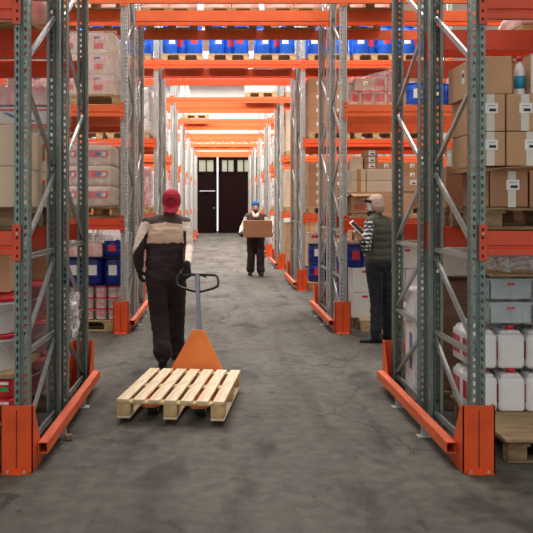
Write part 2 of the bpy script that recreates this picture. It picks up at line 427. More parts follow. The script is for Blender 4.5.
def rack(i, row, D, xs_l, xs_r, colours, dz=0):
    """one rack run at front face depth D; row 0 = front run, 1 = rear run"""
    perf = i < 4
    lab = 'grey steel rack with orange beams, %s run of the %s rack line' % ('front' if row == 0 else 'rear', ORD[i])
    r = thing('pallet_rack', lab, 'rack', (0, D, 0), 0)
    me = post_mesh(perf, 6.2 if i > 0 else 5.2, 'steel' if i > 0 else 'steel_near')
    fr, bk = 0.0, 1.05
    hgt = 6.1 if i > 0 else 5.1
    for x in xs_l+xs_r:
        link('post', me, r, (x, fr, 0)); link('post', me, r, (x, bk, 0), PI)
        # zig-zag between y=fr+.06 and bk-.06 ; "inner" side = toward the flue
        yi, yo = (bk-.04, fr+.04) if row == 0 else (fr+.04, bk-.04)
        zz = [(.14, .64), (.73, 1.23)]
        for z0, z1 in zz: brace((x, yo, z0), (x, yi, z1), r)
        for z in (.1, .69, 1.285): brace((x, fr+.04, z), (x, bk-.04, z), r)
        z = 1.33; flip = 0
        while z+.52 < hgt:
            a, c = (yo, yi) if flip == 0 else (yi, yo)
            brace((x, a, z), (x, c, z+.5), r); z += .57; flip ^= 1
    # beams
    def bm_(x0, x1, z, face, mk):
        L = x1-x0-.098; y = -.008 if face == 0 else bk+.008
        o = link('beam', beam_mesh(L, mk), r, (x0+.049, y, z))
        if face: o.rotation_euler = (0, 0, PI); o.location = (x1-.049, y, z)
        for x, s in ((x0, 1), (x1, -1)):
            c = link('beam_connector', conn_mesh(s if not face else -s, mk), o)
            if not face: c.location = (x-(x0+.049), .0, .075)
            else: c.location = (-(x-(x1-.049)), 0, .075)
    xl = sorted(xs_l); xr = sorted(xs_r)
    for xs in (xl, xr):
        for x0, x1 in zip(xs, xs[1:]):
            for li, (z0, z1) in enumerate(LV):
                for face in (0, 1): bm_(x0, x1, z0+(dz if li == 2 else 0), face, colours[li])
    for face in (0, 1): bm_(xl[-1], xr[0], LV[2][0]+dz, face, colours[2])
    return r
def guard_set(i, side, x, D):
    """column guards front and back with low bar between, on aisle side"""
    s = 'left' if side < 0 else 'right'
    g = thing('rack_guard', 'orange steel column guards with low bar, %s foot of the %s rack line' % (s, ORD[i]), 'guard', (x, D, 0))
    def guard():
        b = MB(); W, Hh, dp = .195, .405, .27
        b.box((0, .004, Hh/2), (W, .008, Hh), 'guard'); b.box((0, -.001, Hh/2), (.004, .004, Hh-.06), 'hole')
        for sx in (-1, 1):
            xx = sx*(W/2-.004)
            b.poly([(xx-.004, .0, 0), (xx-.004, dp, 0), (xx-.004, dp, .05), (xx-.004, .045, Hh), (xx-.004, 0, Hh)], 'guard', (.008, 0, 0))
        b.box((0, -.018, .004), (W*.8, .04, .008), 'guard')
        for sx in (-1, 1): b.cyl((sx*.05, -.02, .006), (sx*.05, -.02, .02), .01, .01, 'steel', 8)
        return b.mesh('column_guard')
    me = cached('guard', guard)
    link('column_guard', me, g, (0, -.06, 0)); link('column_guard', me, g, (0, 2.41, 0), PI)
    def bar():
        b = MB(); L = 2.26; y0 = .05; w, h, t = .062, .068, .005; zc = .12
        for dx, dz_, sx, sz in ((0, h/2-t/2, w, t), (0, -h/2+t/2, w, t), (w/2-t/2, 0, t, h), (-w/2+t/2, 0, t, h)):
            b.box((dx, y0+L/2, zc+dz_), (sx, L, sz), 'bar')
        return b.mesh('guard_bar')
    link('guard_bar', cached('gbar', bar), g, (-side*.135, 0, 0))
    def foot():
        b = MB(); b.box((0, 0, .043), (.03, .04, .08), 'steel'); b.box((0, 0, .003), (.09, .08, .006), 'steel'); return b.mesh('bar_foot')
    for yy in (.75, 1.6): link('bar_foot', cached('gfoot', foot), g, (-side*.135, yy, 0))
COLS = {0: ('red_orange', 'red_orange', 'orange'), 1: ('red_orange', 'orange', 'orange'), 2: ('coral', 'coral', 'coral')}
for i, D in enumerate(DEPTH):
    n = 2 if i < 2 else 3; XRi = XR if i < 2 else XR+.025
    if i > 4: n = 2
    xl = [XL-2.8*k for k in range(n)]; xr = [XRi+2.8*k for k in range(n)]
    c = COLS.get(i, ('orange', 'orange', 'orange')); dz = .07 if i >= 2 else 0
    rack(i, 0, D, xl, xr, c, dz); rack(i, 1, D+1.3, xl, xr, c, dz)
    guard_set(i, 1, XRi-.015, D); guard_set(i, -1, XL-(.015 if i == 0 else .035), D)

# ------------------------------------------------------------------ goods
def jit(a): return random.uniform(-a, a)
def pallet(loc, label, sx=1.2, sy=.8, rz=0, mk='woodx', group=None):
    t = thing('wooden_pallet', label, 'pallet', loc, rz, group)
    def deck():
        b = MB(); n = 5 if sy < 1 else 7; wdt = sy/n*.86
        for k in range(n): b.box((0, -sy/2+wdt/2+k*(sy-wdt)/(n-1), .133), (sx, wdt, .02), mk, .003)
        for x in (-sx/2+.07, 0, sx/2-.07): b.box((x, 0, .112), (.14, sy, .02), mk, .003)
        return b.mesh('deck')
    def block1():
        b = MB(); b.box((0, 0, .062), (.12, .1, .08), mk, .004); return b.mesh('block')
    bme = cached(('block', mk), block1)
    for x in (-sx/2+.06, 0, sx/2-.06):
        for y in (-sy/2+.05, 0, sy/2-.05): link('block', bme, t, (x, y, 0))
    def runners():
        b = MB()
        for y in (-sy/2+.05, 0, sy/2-.05): b.box((0, y, .011), (sx, .1, .021), mk, .003)
        return b.mesh('runner')
    for nm, fn in (('deck', deck), ('runner', runners)): link(nm, cached((nm, sx, sy, mk), fn), t)
    return t
def carton(loc, size, label, mk='card', rz=0, tape='tape', sticker=True, group=None, cat='box', name='cardboard_box', tape_x=0, print_=None, side_label=0, openbox=False, bulge=0):
    """loc = base centre; front faces -y"""
    sx, sy, sz = size
    t = thing(name, label, cat, loc, rz, group)
    def body():
        b = MB()
        if openbox:
            w_ = .006
            b.box((0, -sy/2+w_/2, sz/2), (sx, w_, sz), mk); b.box((0, sy/2-w_/2, sz/2), (sx, w_, sz), mk)
            b.box((-sx/2+w_/2, 0, sz/2), (w_, sy, sz), mk); b.box((sx/2-w_/2, 0, sz/2), (w_, sy, sz), mk); b.box((0, 0, w_/2), (sx, sy, w_), mk)
        else:
            b.box((0, 0, sz/2), (sx, sy, sz), mk, .006, segs=2)
            b.box((0, 0, sz-.0005), (sx-.02, .004, .003), 'hole')
        return b.mesh('carton')
    link('carton', cached(('cart', size, mk, openbox), body), t)
    if tape:
        def tp():
            b = MB(); tw = .052
            b.box((0, -sy/2-.0006, sz/2), (tw, .0012, sz*.99), tape)
            b.box((0, sy/2+.0006, sz/2), (tw, .0012, sz*.99), tape)
            if not openbox: b.box((0, 0, sz+.0006), (tw, sy, .0012), tape)
            return b.mesh('tape')
        link('tape', cached(('tape', size, tape, openbox), tp), t, (tape_x, 0, 0))
    if sticker:
        def st():
            b = MB(); b.box((0, 0, 0), (.085, .0012, .065), 'paper')
            b.box((.008, -.001, -.012), (.045, .001, .018), 'ink'); b.box((0, -.001, .016), (.05, .001, .003), 'ink')
            return b.mesh('shipping_label')
        link('shipping_label', cached('sticker', st), t, (tape_x+.005, -sy/2-.0022, sz*.62))
    if side_label:
        def sl():
            b = MB(); b.box((0, 0, 0), (.0012, .06, .09), 'paper'); b.box((-.001, 0, .01), (.001, .04, .03), 'ink'); return b.mesh('shipping_label')
        link('shipping_label', cached('slab', sl), t, (side_label*(sx/2+.001), -sy*.1, sz*.6))
    if print_:
        def pr():
            b = MB(); pw, ph = sx*.52, sz*.27
            if print_ == 'two':
                b.box((0, 0, sz*.74), (pw, .0015, ph), 'pinklabel'); b.box((-pw*.22, -.001, sz*.80), (pw*.4, .001, ph*.35), 'bluelabel')
                
            elif print_ == 'band':
                b.box((.02, 0, sz*.62), (sx*.8, .0015, sz*.30), 'redlabel'); b.box((.03, -.001, sz*.62), (sx*.34, .001, sz*.14), 'bluelabel'); b.box((.09, -.0012, sz*.60), (sx*.2, .001, sz*.14), 'paper')
            elif print_ == 'redtop':
                b.box((-.01, 0, sz*.86), (.075, .0015, .03), 'redlabel'); b.box((sx*.33, 0, sz*.5), (.02, .0015, .11), 'darkred')
            elif print_ == 'redmark':
                b.box((0, 0, sz*.7), (.06, .0015, .05), 'redlabel')
            elif print_ == 'greenred':
                b.box((0, 0, sz*.5), (sx*.3, .0015, sz*.5), 'redlabel'); b.box((0, -.001, sz*.5), (sx*.2, .001, sz*.2), 'greenlabel')
            return b.mesh('printed_label')
        link('printed_label', cached(('print', size, print_), pr), t, (0, -sy/2-.0015, 0))
        if print_ == 'two':
            def pr2():
                b = MB(); b.box((-.02, 0, sz*.38), (sx*.32, .0015, sz*.27), 'redlabel'); return b.mesh('printed_label')
            link('printed_label', cached(('print2', size), pr2), t, (0, -sy/2-.0015, 0))
    return t
def sack(loc, size, label, mk='kraft', deco=None, rz=0, group=None, seed=1, name='paper_sack', cat='sack'):
    sx, sy, sz = size; t = thing(name, label, cat, loc, rz, group)
    def body():
        bm = bmesh.new(); bmesh.ops.create_cube(bm, size=1); bmesh.ops.subdivide_edges(bm, edges=bm.edges[:], cuts=7, use_grid_fill=True)
        for v in bm.verts:
            p = v.co*2
            q = Vector([math.copysign(abs(c)**1.0, c) for c in p])
            l = (abs(q.x)**12+abs(q.y)**12+abs(q.z)**8)**(1/10); mx = max(abs(q.x), abs(q.y), abs(q.z))
            q = q*(mx/l if l > 0 else 1)
            n = noise.noise(Vector((q.x*1.7+seed, q.y*1.7, q.z*1.7)))*.045
            v.co = Vector((q.x*sx/2*(1+n), q.y*sy/2*(1+n), q.z*sz/2+sz/2))
        for f in bm.faces: f.smooth = True
        zz = [v.co.z for v in bm.verts]; k0, k1 = min(zz), max(zz)
        for v in bm.verts: v.co.z = (v.co.z-k0)*sz/(k1-k0)
        me = bpy.data.meshes.new('sack_body'); bm.to_mesh(me); bm.free(); me.materials.append(M[mk]); return me
    link('sack_body', cached(('sack', size, mk, seed), body), t)
    if deco:
        def dc():
            b = MB(); y = -sy/2*1.03
            if deco == 'two':
                b.box((.0, y, sz*.76), (sx*.52, .008, sz*.26), 'pinklabel'); b.box((-sx*.12, y-.004, sz*.82), (sx*.22, .003, sz*.09), 'bluelabel')
                b.box((-.02, y, sz*.38), (sx*.34, .008, sz*.26), 'redlabel')
            if deco == 'chevron':
                b.box((0, y, sz*.84), (sx*.95, .008, sz*.09), 'redlabel'); b.box((0, y, sz*.2), (sx*.95, .008, sz*.2), 'redlabel')
                for k, mm in ((0, 'bluelabel'), (.05, 'paper'), (.08, 'bluelabel')):
                    b.poly([(-.12+k, y-.004, sz*.72), (-.08+k, y-.004, sz*.72), (-.0+k+.06, y-.004, sz*.38), (-.0+k+.02, y-.004, sz*.38)], mm, (0, -.002, 0))
            if deco == 'stripes':
                b.box((0, y, sz*.8), (sx*.9, .008, sz*.13), 'paper'); b.box((0, y, sz*.5), (sx*.9, .008, sz*.2), 'greenlabel')
            return b.mesh('printed_label')
        link('printed_label', cached(('sdec', size, deco), dc), t)
        if deco == 'chevron':
            link('printed_label', cached(('sdec2', size, deco), lambda: chev_side(sx, sz)), t, (sx/2*1.03, 0, 0))
    return t
def chev_side(sx, sz):
    b = MB()
    b.box((0, 0, sz*.84), (.008, .3, sz*.09), 'redlabel'); b.box((0, 0, sz*.2), (.008, .3, sz*.2), 'redlabel')
    b.poly([(.004, -.12, sz*.7), (.004, .04, sz*.7), (.004, -.04, sz*.38)], 'bluelabel', (.003, 0, 0))
    return b.mesh('printed_label')
def drum(loc, r, h, label, mk='blue', lidmk=None, group=None, stick='paper', rz=0, name='plastic_drum', cat='drum'):
    t = thing(name, label, cat, loc, rz, group)
    def body():
        b = MB(); b.lathe([(r*.93, 0), (r, .02), (r, h*.30), (r*1.02, h*.32), (r, h*.34), (r, h*.66), (r*1.02, h*.68), (r, h*.70), (r, h*.88), (r*.93, h*.93), (r*.93, h*.96)], mk, 28); return b.mesh('drum_body')
    link('drum_body', cached(('drum', r, h, mk), body), t)
    def lid():
        b = MB(); b.lathe([(r*1.0, h*.94), (r*1.02, h*.955), (r*1.02, h*.99), (r*.98, h), (r*.86, h), (r*.84, h*.985)], lidmk or mk, 28)
        b.lathe([(.025, h*.985), (.025, h+.012)], 'black', 12, (r*.5, 0, 0)); return b.mesh('lid')
    link('lid', cached(('dlid', r, h, mk, lidmk), lid), t)
    def lab():
        b = MB(); a0 = -PI/2; n = 8; sp = .42; pts0 = []
        for j in range(n+1):
            a = a0-sp+2*sp*j/n; pts0.append((math.cos(a)*(r*1.02+.002), math.sin(a)*(r*1.02+.002)))
        i = b.mi(stick); z0, z1 = h*.36, h*.74
        vs = [[b.bm.verts.new((x, y, z)) for x, y in pts0] for z in (z0, z1)]
        for j in range(n): b.bm.faces.new((vs[0][j], vs[0][j+1], vs[1][j+1], vs[1][j]))
        return b.mesh('printed_label')
    if stick: link('printed_label', cached(('dlab', r, h, stick), lab), t)
    return t
def pail(loc, r, h, label, mk='whitep', lidmk='redp', group=None, lab=None, rz=0, handle=True):
    t = thing('plastic_pail', label, 'bucket', loc, rz, group)
    def body():
        b = MB(); b.lathe([(r*.84, 0), (r*.86, .006), (r*.955, h*.80), (r*.99, h*.80), (r*.99, h*.84), (r*.96, h*.84), (r*.97, h*.9)], mk, 28); return b.mesh('pail_body')
    link('pail_body', cached(('pail', r, h, mk), body), t)
    def lid():
        b = MB(); b.lathe([(r*1.0, h*.88), (r*1.03, h*.90), (r*1.03, h*.99), (r*.98, h), (r*.9, h), (r*.87, h*.975)], lidmk, 28); return b.mesh('lid')
    link('lid', cached(('plid', r, h, lidmk), lid), t)
    if handle:
        def hd():
            b = MB(); pts = [(r*1.02*math.cos(a), -r*.9*math.sin(a)*.95-.0, h*.80-h*.28*math.sin(a)) for a in [PI*k/12 for k in range(13)]]
            pts = [(x, y*1.16, z) for x, y, z in pts]
            b.tube(pts, .0035, 'steel', 6); return b.mesh('handle')
        link('handle', cached(('phand', r, h), hd), t)
    if lab:
        def lb():
            b = MB(); n = 10; sp = .62; i = b.mi(lab); z0, z1 = h*.25, h*.72
            vs = []
            for z in (z0, z1):
                rr = r*(.86+.1*z/h/.8)+.003
                vs.append([b.bm.verts.new((math.cos(-PI/2-sp+2*sp*j/n)*rr, math.sin(-PI/2-sp+2*sp*j/n)*rr, z)) for j in range(n+1)])
            for j in range(n):
                f = b.bm.faces.new((vs[0][j], vs[0][j+1], vs[1][j+1], vs[1][j])); f.material_index = i
            return b.mesh('printed_label')
        link('printed_label', cached(('plab', r, h, lab), lb), t)
    return t
def jerry(loc, label, sx=.182, sy=.235, h=.3, rz=0, group=None, lab=True, front=False):
    t = thing('jerrycan', label, 'jerrycan', loc, rz, group)
    def body():
        b = MB(); hh = h*.86
        b.box((0, 0, hh*.47), (sx, sy, hh*.94), 'jerry', .028, segs=4)
        b.box((0, 0, hh*.93), (sx*.86, sy*.84, hh*.2), 'jerry', .028, segs=3)
        b.box((0, sy*.16, h*.93), (.03, sy*.42, .028), 'jerry', .01, segs=2)
        b.box((0, sy*.34, h*.885), (.03, .03, .06), 'jerry', .006); b.box((0, -sy*.02, h*.885), (.03, .03, .06), 'jerry', .006)
        b.cyl((0, -sy*.27, h*.84), (0, -sy*.27, h*.93), .027, .025, 'jerry', 14)
        for z in (.3, .6): b.box((0, 0, h*z), (sx+.002, sy*.75, .006), 'jerry', .002)
        return b.mesh('can_body', True)
    me = cached(('jer', sx, sy, h), body); link('can_body', me, t)
    def cap():
        b = MB(); b.lathe([(.03, 0), (.031, .02), (.029, .034), (.02, .037)], 'redp', 14, (0, -sy*.27, h*.9)); return b.mesh('cap')
    link('cap', cached(('jcap', sx, sy, h), cap), t)
    if lab:
        def lb():
            b = MB(); b.box((0, 0, h*.42), (.003, .082, h*.42), 'redp'); return b.mesh('printed_label')
        for s in (-1, 1):
            for yy in (-.047, .052): link('printed_label', cached(('jlab', sx, sy, h), lb), t, (s*(sx/2+.001), yy, 0))
    if front:
        def lf():
            b = MB(); y = -sy/2-.001; b.box((0, y, h*.4), (sx*.8, .002, h*.5), 'paper'); b.box((0, y-.001, h*.42), (sx*.7, .002, h*.12), 'redp'); b.box((.03, y-.001, h*.56), (.06, .002, .03), 'ink'); b.box((0, y-.001, h*.25), (sx*.6, .002, h*.08), 'redp'); return b.mesh('printed_label')
        link('printed_label', cached(('jlf', sx, sy, h), lf), t)
    return t
def film(c, size, label, mk='film', seed=3, slope=0, group=None, amp=.02):
    """crinkled wrap, c = base centre"""
    sx, sy, sz = size
    bm = bmesh.new(); bmesh.ops.create_cube(bm, size=1); bmesh.ops.subdivide_edges(bm, edges=bm.edges[:], cuts=13, use_grid_fill=True)
    for f in [f for f in bm.faces if f.calc_center_median().z < -.499]: bm.faces.remove(f)
    for v in bm.verts:
        p = v.co.copy(); n = noise.noise_vector(Vector((p.x*5+seed, p.y*5, p.z*5)))*amp
        q = Vector((p.x*sx, p.y*sy, (p.z+.5)*sz))
        if slope: q.z *= 1+slope*(p.x)
        if p.z > -.49: q += n
        if p.z < -.45: q.x *= 1.01
        v.co = q
        if v.co.z < .004: v.co.z = .004
    for f in bm.faces: f.smooth = True
    me = bpy.data.meshes.new('stretch_film'); bm.to_mesh(me); bm.free(); me.materials.append(M[mk])
    o = link('stretch_film', me, None, c); tag(o, label, 'plastic wrap', group); return o
PX = lambda px, d: px_x(px, d)
# ------------------------------------------------------------------ goods placed in the racks
PH = .144
ordn = ['bottom', 'second', 'third', 'fourth', 'fifth', 'sixth']
def tier_name(k, n): return 'bottom tier' if k == 0 else ('top tier' if k == n-1 else ('middle tier' if n == 3 else ordn[k]+' tier'))
def spans(n): return {1: ['only'], 2: ['left', 'right'], 3: ['left', 'middle', 'right']}.get(n, ['leftmost']+[o+' from left' for o in ['second', 'third', 'fourth', 'fifth', 'sixth', 'seventh'][:n-2]]+['rightmost'])
def stack(fn, x0, y0, z0, size, nx, ny, nz, base, where, group, gap=.006, jx=.004, **kw):
    """x0,y0 = left front corner"""
    sx, sy, sz = size
    for k in range(nz):
        for j in range(ny):
            for i in range(nx):
                pos = []
                if nx > 1: pos.append(spans(nx)[i])
                if ny > 1: pos.append('front' if j == 0 else 'back')
                lab = '%s, %s %s %s' % (base, ' '.join(pos), tier_name(k, nz) if nz > 1 else '', where)
                lab = ' '.join(lab.split()).replace(', in', ' in')
                fn((x0+sx/2+i*(sx+gap)+jit(jx), y0+sy/2+j*(sy+gap)+jit(jx*.5), z0+k*(sz+.002)), size, lab, group=group, **kw)

# ---- RIGHT, first rack, front run, level one: parcels
y1 = 5.1
pallet((XR+.12+.6, y1+.28+.4, 1.45), 'worn wooden pallet carrying the brown parcels on the nearest right shelf', mk='oldwood')
zb = 1.45+PH
W = 'on the nearest right shelf'
carton((1.87, 5.72, zb), (.255, .6, .235), 'open brown box with raised flaps, bottom of parcels '+W, 'card_dark', openbox=True, tape_x=.02, cat='box')
b = MB()
b.poly([(-.13, -.30, .235), (.13, -.30, .235), (.17, -.42, .262), (-.07, -.42, .25)], 'card', (0, 0, .004))
b.poly([(-.128, -.29, .235), (-.128, .29, .235), (-.21, .26, .27), (-.22, -.2, .245)], 'card', (0, 0, .004))
b.poly([(.128, -.29, .235), (.128, .29, .235), (.05, .29, .30), (.06, -.2, .29)], 'card_dark', (0, 0, .004))
fl = link('box_flap', b.mesh('box_flap'), [o for o in bpy.data.objects if o.get('label', '').startswith('open brown box')][0], (0, 0, 0))
carton((2.14, 5.72, zb), (.27, .6, .235), 'closed brown box beside the open one, bottom of parcels '+W, 'card_dark')
carton((1.775, 5.78, zb+.24+.03), (.17, .64, .222), 'narrow brown parcel with taped label, lower middle row '+W, 'card', side_label=0, tape_x=-.01)
carton((2.02, 5.75, zb+.24+.03), (.305, .6, .222), 'wide brown parcel with taped label, lower middle row '+W, 'card', tape_x=.0)
carton((1.775, 5.78, zb+.24+.256), (.17, .64, .24), 'narrow brown parcel with taped label, upper middle row '+W, 'card', tape_x=-.01)
carton((2.01, 5.75, zb+.24+.256), (.285, .6, .24), 'wide brown parcel with taped label, upper middle row '+W, 'card', tape_x=-.025)
b_ = MB(); b_.box((0, 0, .012), (.75, .6, .024), 'card_dark'); tag(link('cardboard_sheet', b_.mesh('cardboard_sheet'), None, (2.03, 5.78, zb+.236)), 'folded cardboard sheet lying over the open box on the nearest right shelf', 'sheet')
zt = zb+.24+.256+.244
carton((1.785, 5.78, zt), (.245, .62, .245), 'large plain brown box on top of the parcels '+W, 'card', tape=None, sticker=False, side_label=-1)
carton((2.30, 5.74, zb+.24+.256), (.28, .6, .24), 'brown parcel at right end of upper middle row, nearest right shelf', 'card')
carton((2.31, 5.74, zb+.27), (.26, .6, .222), 'brown parcel at right end of lower middle row, nearest right shelf', 'card')
carton((2.17, 5.74, zt), (.28, .55, .26), 'brown box with white tape right of the bottle atop the parcels', 'card', sticker=False, tape_x=-.115)
bt = thing('plastic_bottle', 'white plastic bottle with blue label and red cap on the parcels', 'bottle', (1.985, 5.55, zt))
b = MB(); b.lathe([(.03, 0), (.036, .008), (.036, .15), (.034, .17), (.022, .20), (.016, .212), (.016, .225)], 'whitep', 24); link('bottle_body', b.mesh('bottle_body'), bt)
b = MB(); b.lathe([(.019, .222), (.0195, .25), (.015, .253)], 'redp', 20); link('cap', b.mesh('cap'), bt)
b = MB(); b.lathe([(.0367, .04), (.0367, .125)], 'teal', 24); link('printed_label', b.mesh('printed_label'), bt)
# rear run level one right
pallet((2.36, 6.95, 1.45), 'wooden pallet under the plain brown box in the rear run of the nearest right shelf', mk='oldwood')
carton((1.98, 6.85, zb), (.42, .62, .32), 'plain brown box seen between the nearest right uprights at shoulder height', 'card_dark', tape=None, sticker=False)
carton((2.45, 6.85, zb), (.42, .62, .32), 'plain brown box hidden behind the parcels in the rear run, right', 'card_dark', tape=None, sticker=False)
# level two right: film wrapped load
pallet((2.95, 5.65, 2.885), 'wooden pallet under the film wrapped sacks on the highest near right shelf')
stack(sack, 2.5, 5.3, 2.885+PH, (.42, .6, .16), 2, 1, 3, 'pale pink film wrapped sack', 'on the highest near right shelf', 'wrapped sacks near right top', mk='pinkw', seed=2)
pallet((2.95, 6.9, 2.885), 'wooden pallet in the rear run of the highest near right shelf')
stack(sack, 2.4, 6.62, 2.885+PH, (.42, .6, .16), 2, 1, 2, 'pale sack', 'in the rear run of the highest near right shelf', 'pale sacks near right rear top', mk='pinkw', seed=4)

# ground right: jerrycans on a boarded pallet
pallet((2.40, 5.83, 0), 'wooden pallet topped with plywood under the white jerrycans', sx=1.2, sy=1.2, mk='oldwood')
b = MB(); b.box((0, 0, .008), (1.24, 1.24, .016), 'ply'); tag(link('plywood_board', b.mesh('plywood_board'), None, (2.39, 5.81, PH)), 'worn plywood board lying on the pallet under the white jerrycans', 'board')
zj = PH+.017
for k in range(2):
    for j in range(2):
        for i in range(4):
            lab = 'white jerrycan with red side labels, %s of %s row, %s layer' % (spans(4)[i], ['front', 'back'][j], ['lower', 'upper'][k])
            jerry((1.855+i*.196+jit(.003), 5.99+j*.245+jit(.003), zj+k*.303), lab, group='white jerrycans on the plywood')
zc = zj+.606
for i, (w_, hh) in enumerate(((.30, .16), (.30, .16))):
    for k in range(2):
        t = thing('plastic_crate', 'pale blue plastic crate under film, %s of two, %s layer above the jerrycans' % (['left', 'right'][i], ['lower', 'upper'][k]), 'crate', (2.05+i*.32, 6.1, zc+k*.168))
        def cr():
            b = MB(); b.box((0, 0, .008), (.3, .4, .016), 'paleblue')
            for s in (-1, 1):
                b.box((s*.145, 0, .08), (.01, .4, .16), 'paleblue'); b.box((0, s*.195, .08), (.3, .01, .16), 'paleblue')
            b.box((0, -.203, .15), (.31, .01, .016), 'paleblue'); b.box((0, -.202, .09), (.012, .008, .13), 'paleblue')
            return b.mesh('crate_body')
        link('crate_body', cached('crate', cr), t)
        b = MB(); b.box((0, -.2075, .12), (.05, .003, .02), 'redlabel'); link('tag', cached('ctag', lambda: b.mesh('tag')), t)
carton((2.70, 6.1, zc), (.3, .4, .33), 'dark brown carton right of the pale blue crates above the jerrycans', 'card_dark', tape=None, sticker=False)
film((2.21, 6.1, zc), (.66, .44, .345), 'crinkled film around the pale blue crates above the jerrycans', 'film', 5)
b = MB(); b.box((0, 0, .01), (.9, .62, .02), 'woodx'); tag(link('wooden_board', b.mesh('wooden_board'), None, (2.32, 6.05, zc+.352)), 'thin wooden board laid over the film wrapped crates near right', 'board')
film((2.28, 6.0, zc+.373), (.6, .4, .11), 'heap of grey crumpled plastic film on the board above the crates', 'filmw', 9, slope=.3, amp=.04)
sack((2.55, 6.15, zc+.373), (.3, .16, .09), 'folded blue bag behind the crumpled film above the crates', 'navy', seed=8)
# ground right rear run: stacked flat cardboard + wrapped paper
pallet((2.35, 7.0, 0), 'wooden pallet under the brown stack of flat cardboard near right', mk='oldwood')
b = MB(); b.box((0, 0, .43), (.5, .6, .86), 'corrug', .01)
t = tag(link('cardboard_stack', b.mesh('cardboard_stack'), None, (2.02, 6.96, PH)), 'tall brown stack of flattened cardboard wrapped in film near right', 'cardboard stack'); t['kind'] = 'stuff'
film((2.02, 6.96, PH+.002), (.515, .62, .88), 'clear film around the tall brown stack of flattened cardboard', 'filmthin', 21)
for k in range(2):
    carton((1.93+k*.38, 6.95, PH+.905), (.36, .5, .2), 'white carton lying on the brown cardboard stack, %s one' % ['left', 'right'][k], 'whitecard', tape=None, sticker=False)
b = MB(); b.box((0, 0, .46), (.12, .34, .92), 'whitep', .02); t = link('wrapped_roll', b.mesh('wrapped_roll'), None, (1.66, 7.05, .0)); tag(t, 'tall white film wrapped bundle with blue print between the right uprights', 'bundle')
b = MB(); b.box((0, 0, 0), (.002, .1, .3), 'bluelabel'); link('printed_label', b.mesh('printed_label'), t, (-.061, -.05, .4))
film((1.66, 7.05, 0), (.13, .35, .95), 'loose film around the tall white bundle between the right uprights', 'film', 31, amp=.008)

# ---- LEFT, first rack
WL = 'on the nearest left shelf'
pallet((-1.29-.6, 5.75, 1.45), 'wooden pallet under the pale cartons on the nearest left shelf', mk='oldwood')
for k in range(2):
    for j in range(2):
        carton((-1.29-.19, 5.29+.26+j*.53, zb+k*.262), (.38, .51, .26), 'pale carton with red and green side print, %s %s pair %s' % (['front', 'rear'][j], ['lower', 'upper'][k], WL), 'card_light', tape=None, sticker=False, group='pale cartons near left')
        b = MB(); b.box((0, 0, 0), (.002, .09, .12), 'redlabel'); b.box((.001, 0, 0), (.002, .05, .06), 'greenlabel')
        o_ = [o for o in bpy.data.objects if o.get('label', '').startswith('pale carton with red and green side print, %s %s pair' % (['front', 'rear'][j], ['lower', 'upper'][k]))][0]
        link('printed_label', b.mesh('printed_label'), o_, (.191, .1, .14))
        carton((-1.68-.19, 5.29+.26+j*.53, zb+k*.262), (.38, .51, .26), 'pale carton in the second column, %s %s %s' % (['front', 'rear'][j], ['lower', 'upper'][k], WL), 'card_light', tape=None, sticker=False, group='pale cartons near left')
# rear run level one: chevron sacks
pallet((-1.9, 6.95, 1.45), 'wooden pallet under the red and blue printed sacks near left', mk='oldwood')
for k in range(5):
    for i in range(2):
        if k < 4:
            sack((-1.55-i*.52, 6.85, zb+k*.195), (.5, .7, .2), 'white sack with red bands and blue chevron, %s of %s column near left' % (ordn[k] if k < 3 else 'top', ['right', 'left'][i]), 'whitep', 'chevron', seed=k+i, group='red and blue printed sacks near left')
        else:
            carton((-1.55-i*.52, 6.85, zb+k*.195+.02), (.46, .6, .14), 'pink tinted flat carton on top of the printed sacks, %s' % ['right', 'left'][i], 'pinkw', tape=None, sticker=False)
film((-1.8, 6.85, zb), (1.06, .76, .97), 'clear stretch film around the red and blue printed sacks near left', 'film', 41)
# level two left
pallet((-1.95, 5.65, 2.885), 'wooden pallet on the highest near left shelf, front run')
pallet((-1.9, 6.95, 2.885), 'wooden pallet on the highest near left shelf, rear run')
stack(sack, -2.35, 5.3, 2.885+PH, (.5, .7, .2), 2, 1, 2, 'pinkish white sack', 'on the highest near left shelf', 'pinkish sacks near left top', mk='pinkw', seed=6)
stack(sack, -2.35, 6.6, 2.885+PH, (.5, .7, .2), 2, 1, 3, 'pinkish white sack', 'in the rear run of the highest near left shelf', 'pinkish sacks near left rear top', mk='pinkw', seed=7)
# ground left
pallet((-1.95, 5.62, 0), 'wooden pallet on the floor under the red bags near left', mk='oldwood')
for k in range(3):
    for i in range(2):
        sack((-1.50-i*.44, 5.55, PH+k*.125), (.42, .62, .13), 'red and green bag, %s of %s column under the pails near left' % (ordn[k], ['right', 'left'][i]), 'redlabel', 'stripes', seed=11+k, name='plastic_bag', cat='bag', group='red and green bags near left')
b = MB(); b.box((0, 0, .012), (1.0, .8, .024), 'ply'); tag(link('wooden_board', b.mesh('wooden_board'), None, (-1.78, 5.62, PH+.385)), 'pale board between the red bags and the white pails near left', 'board')
zp = PH+.41
for k in range(2):
    for j in range(2):
        for i in range(2):
            pail((-1.455-i*.33, 5.44+j*.34, zp+k*.235), .155, .232, 'large %s pail with red lid, %s %s of %s layer near left' % (['white', 'dark red'][j], ['front', 'back'][j], ['right', 'left'][i], ['lower', 'upper'][k]), 'whitep' if j == 0 else 'darkred', 'redp', group=None)
pallet((-1.9, 6.95, 0), 'wooden pallet on the floor in the rear run near left', mk='oldwood')
for k in range(3):
    for i in range(2):
        pail((-1.51-i*.35, 6.6+.0, PH+k*.29), .165, .285, 'dark red pail with white rim, %s of %s stack in the rear run near left' % (['bottom', 'middle', 'top'][k], ['right', 'left'][i]), 'darkred', 'redp')
film((-1.68, 6.6, PH), (.72, .36, .86), 'clear film around the dark red pails in the rear run near left', 'film', 44, amp=.012)
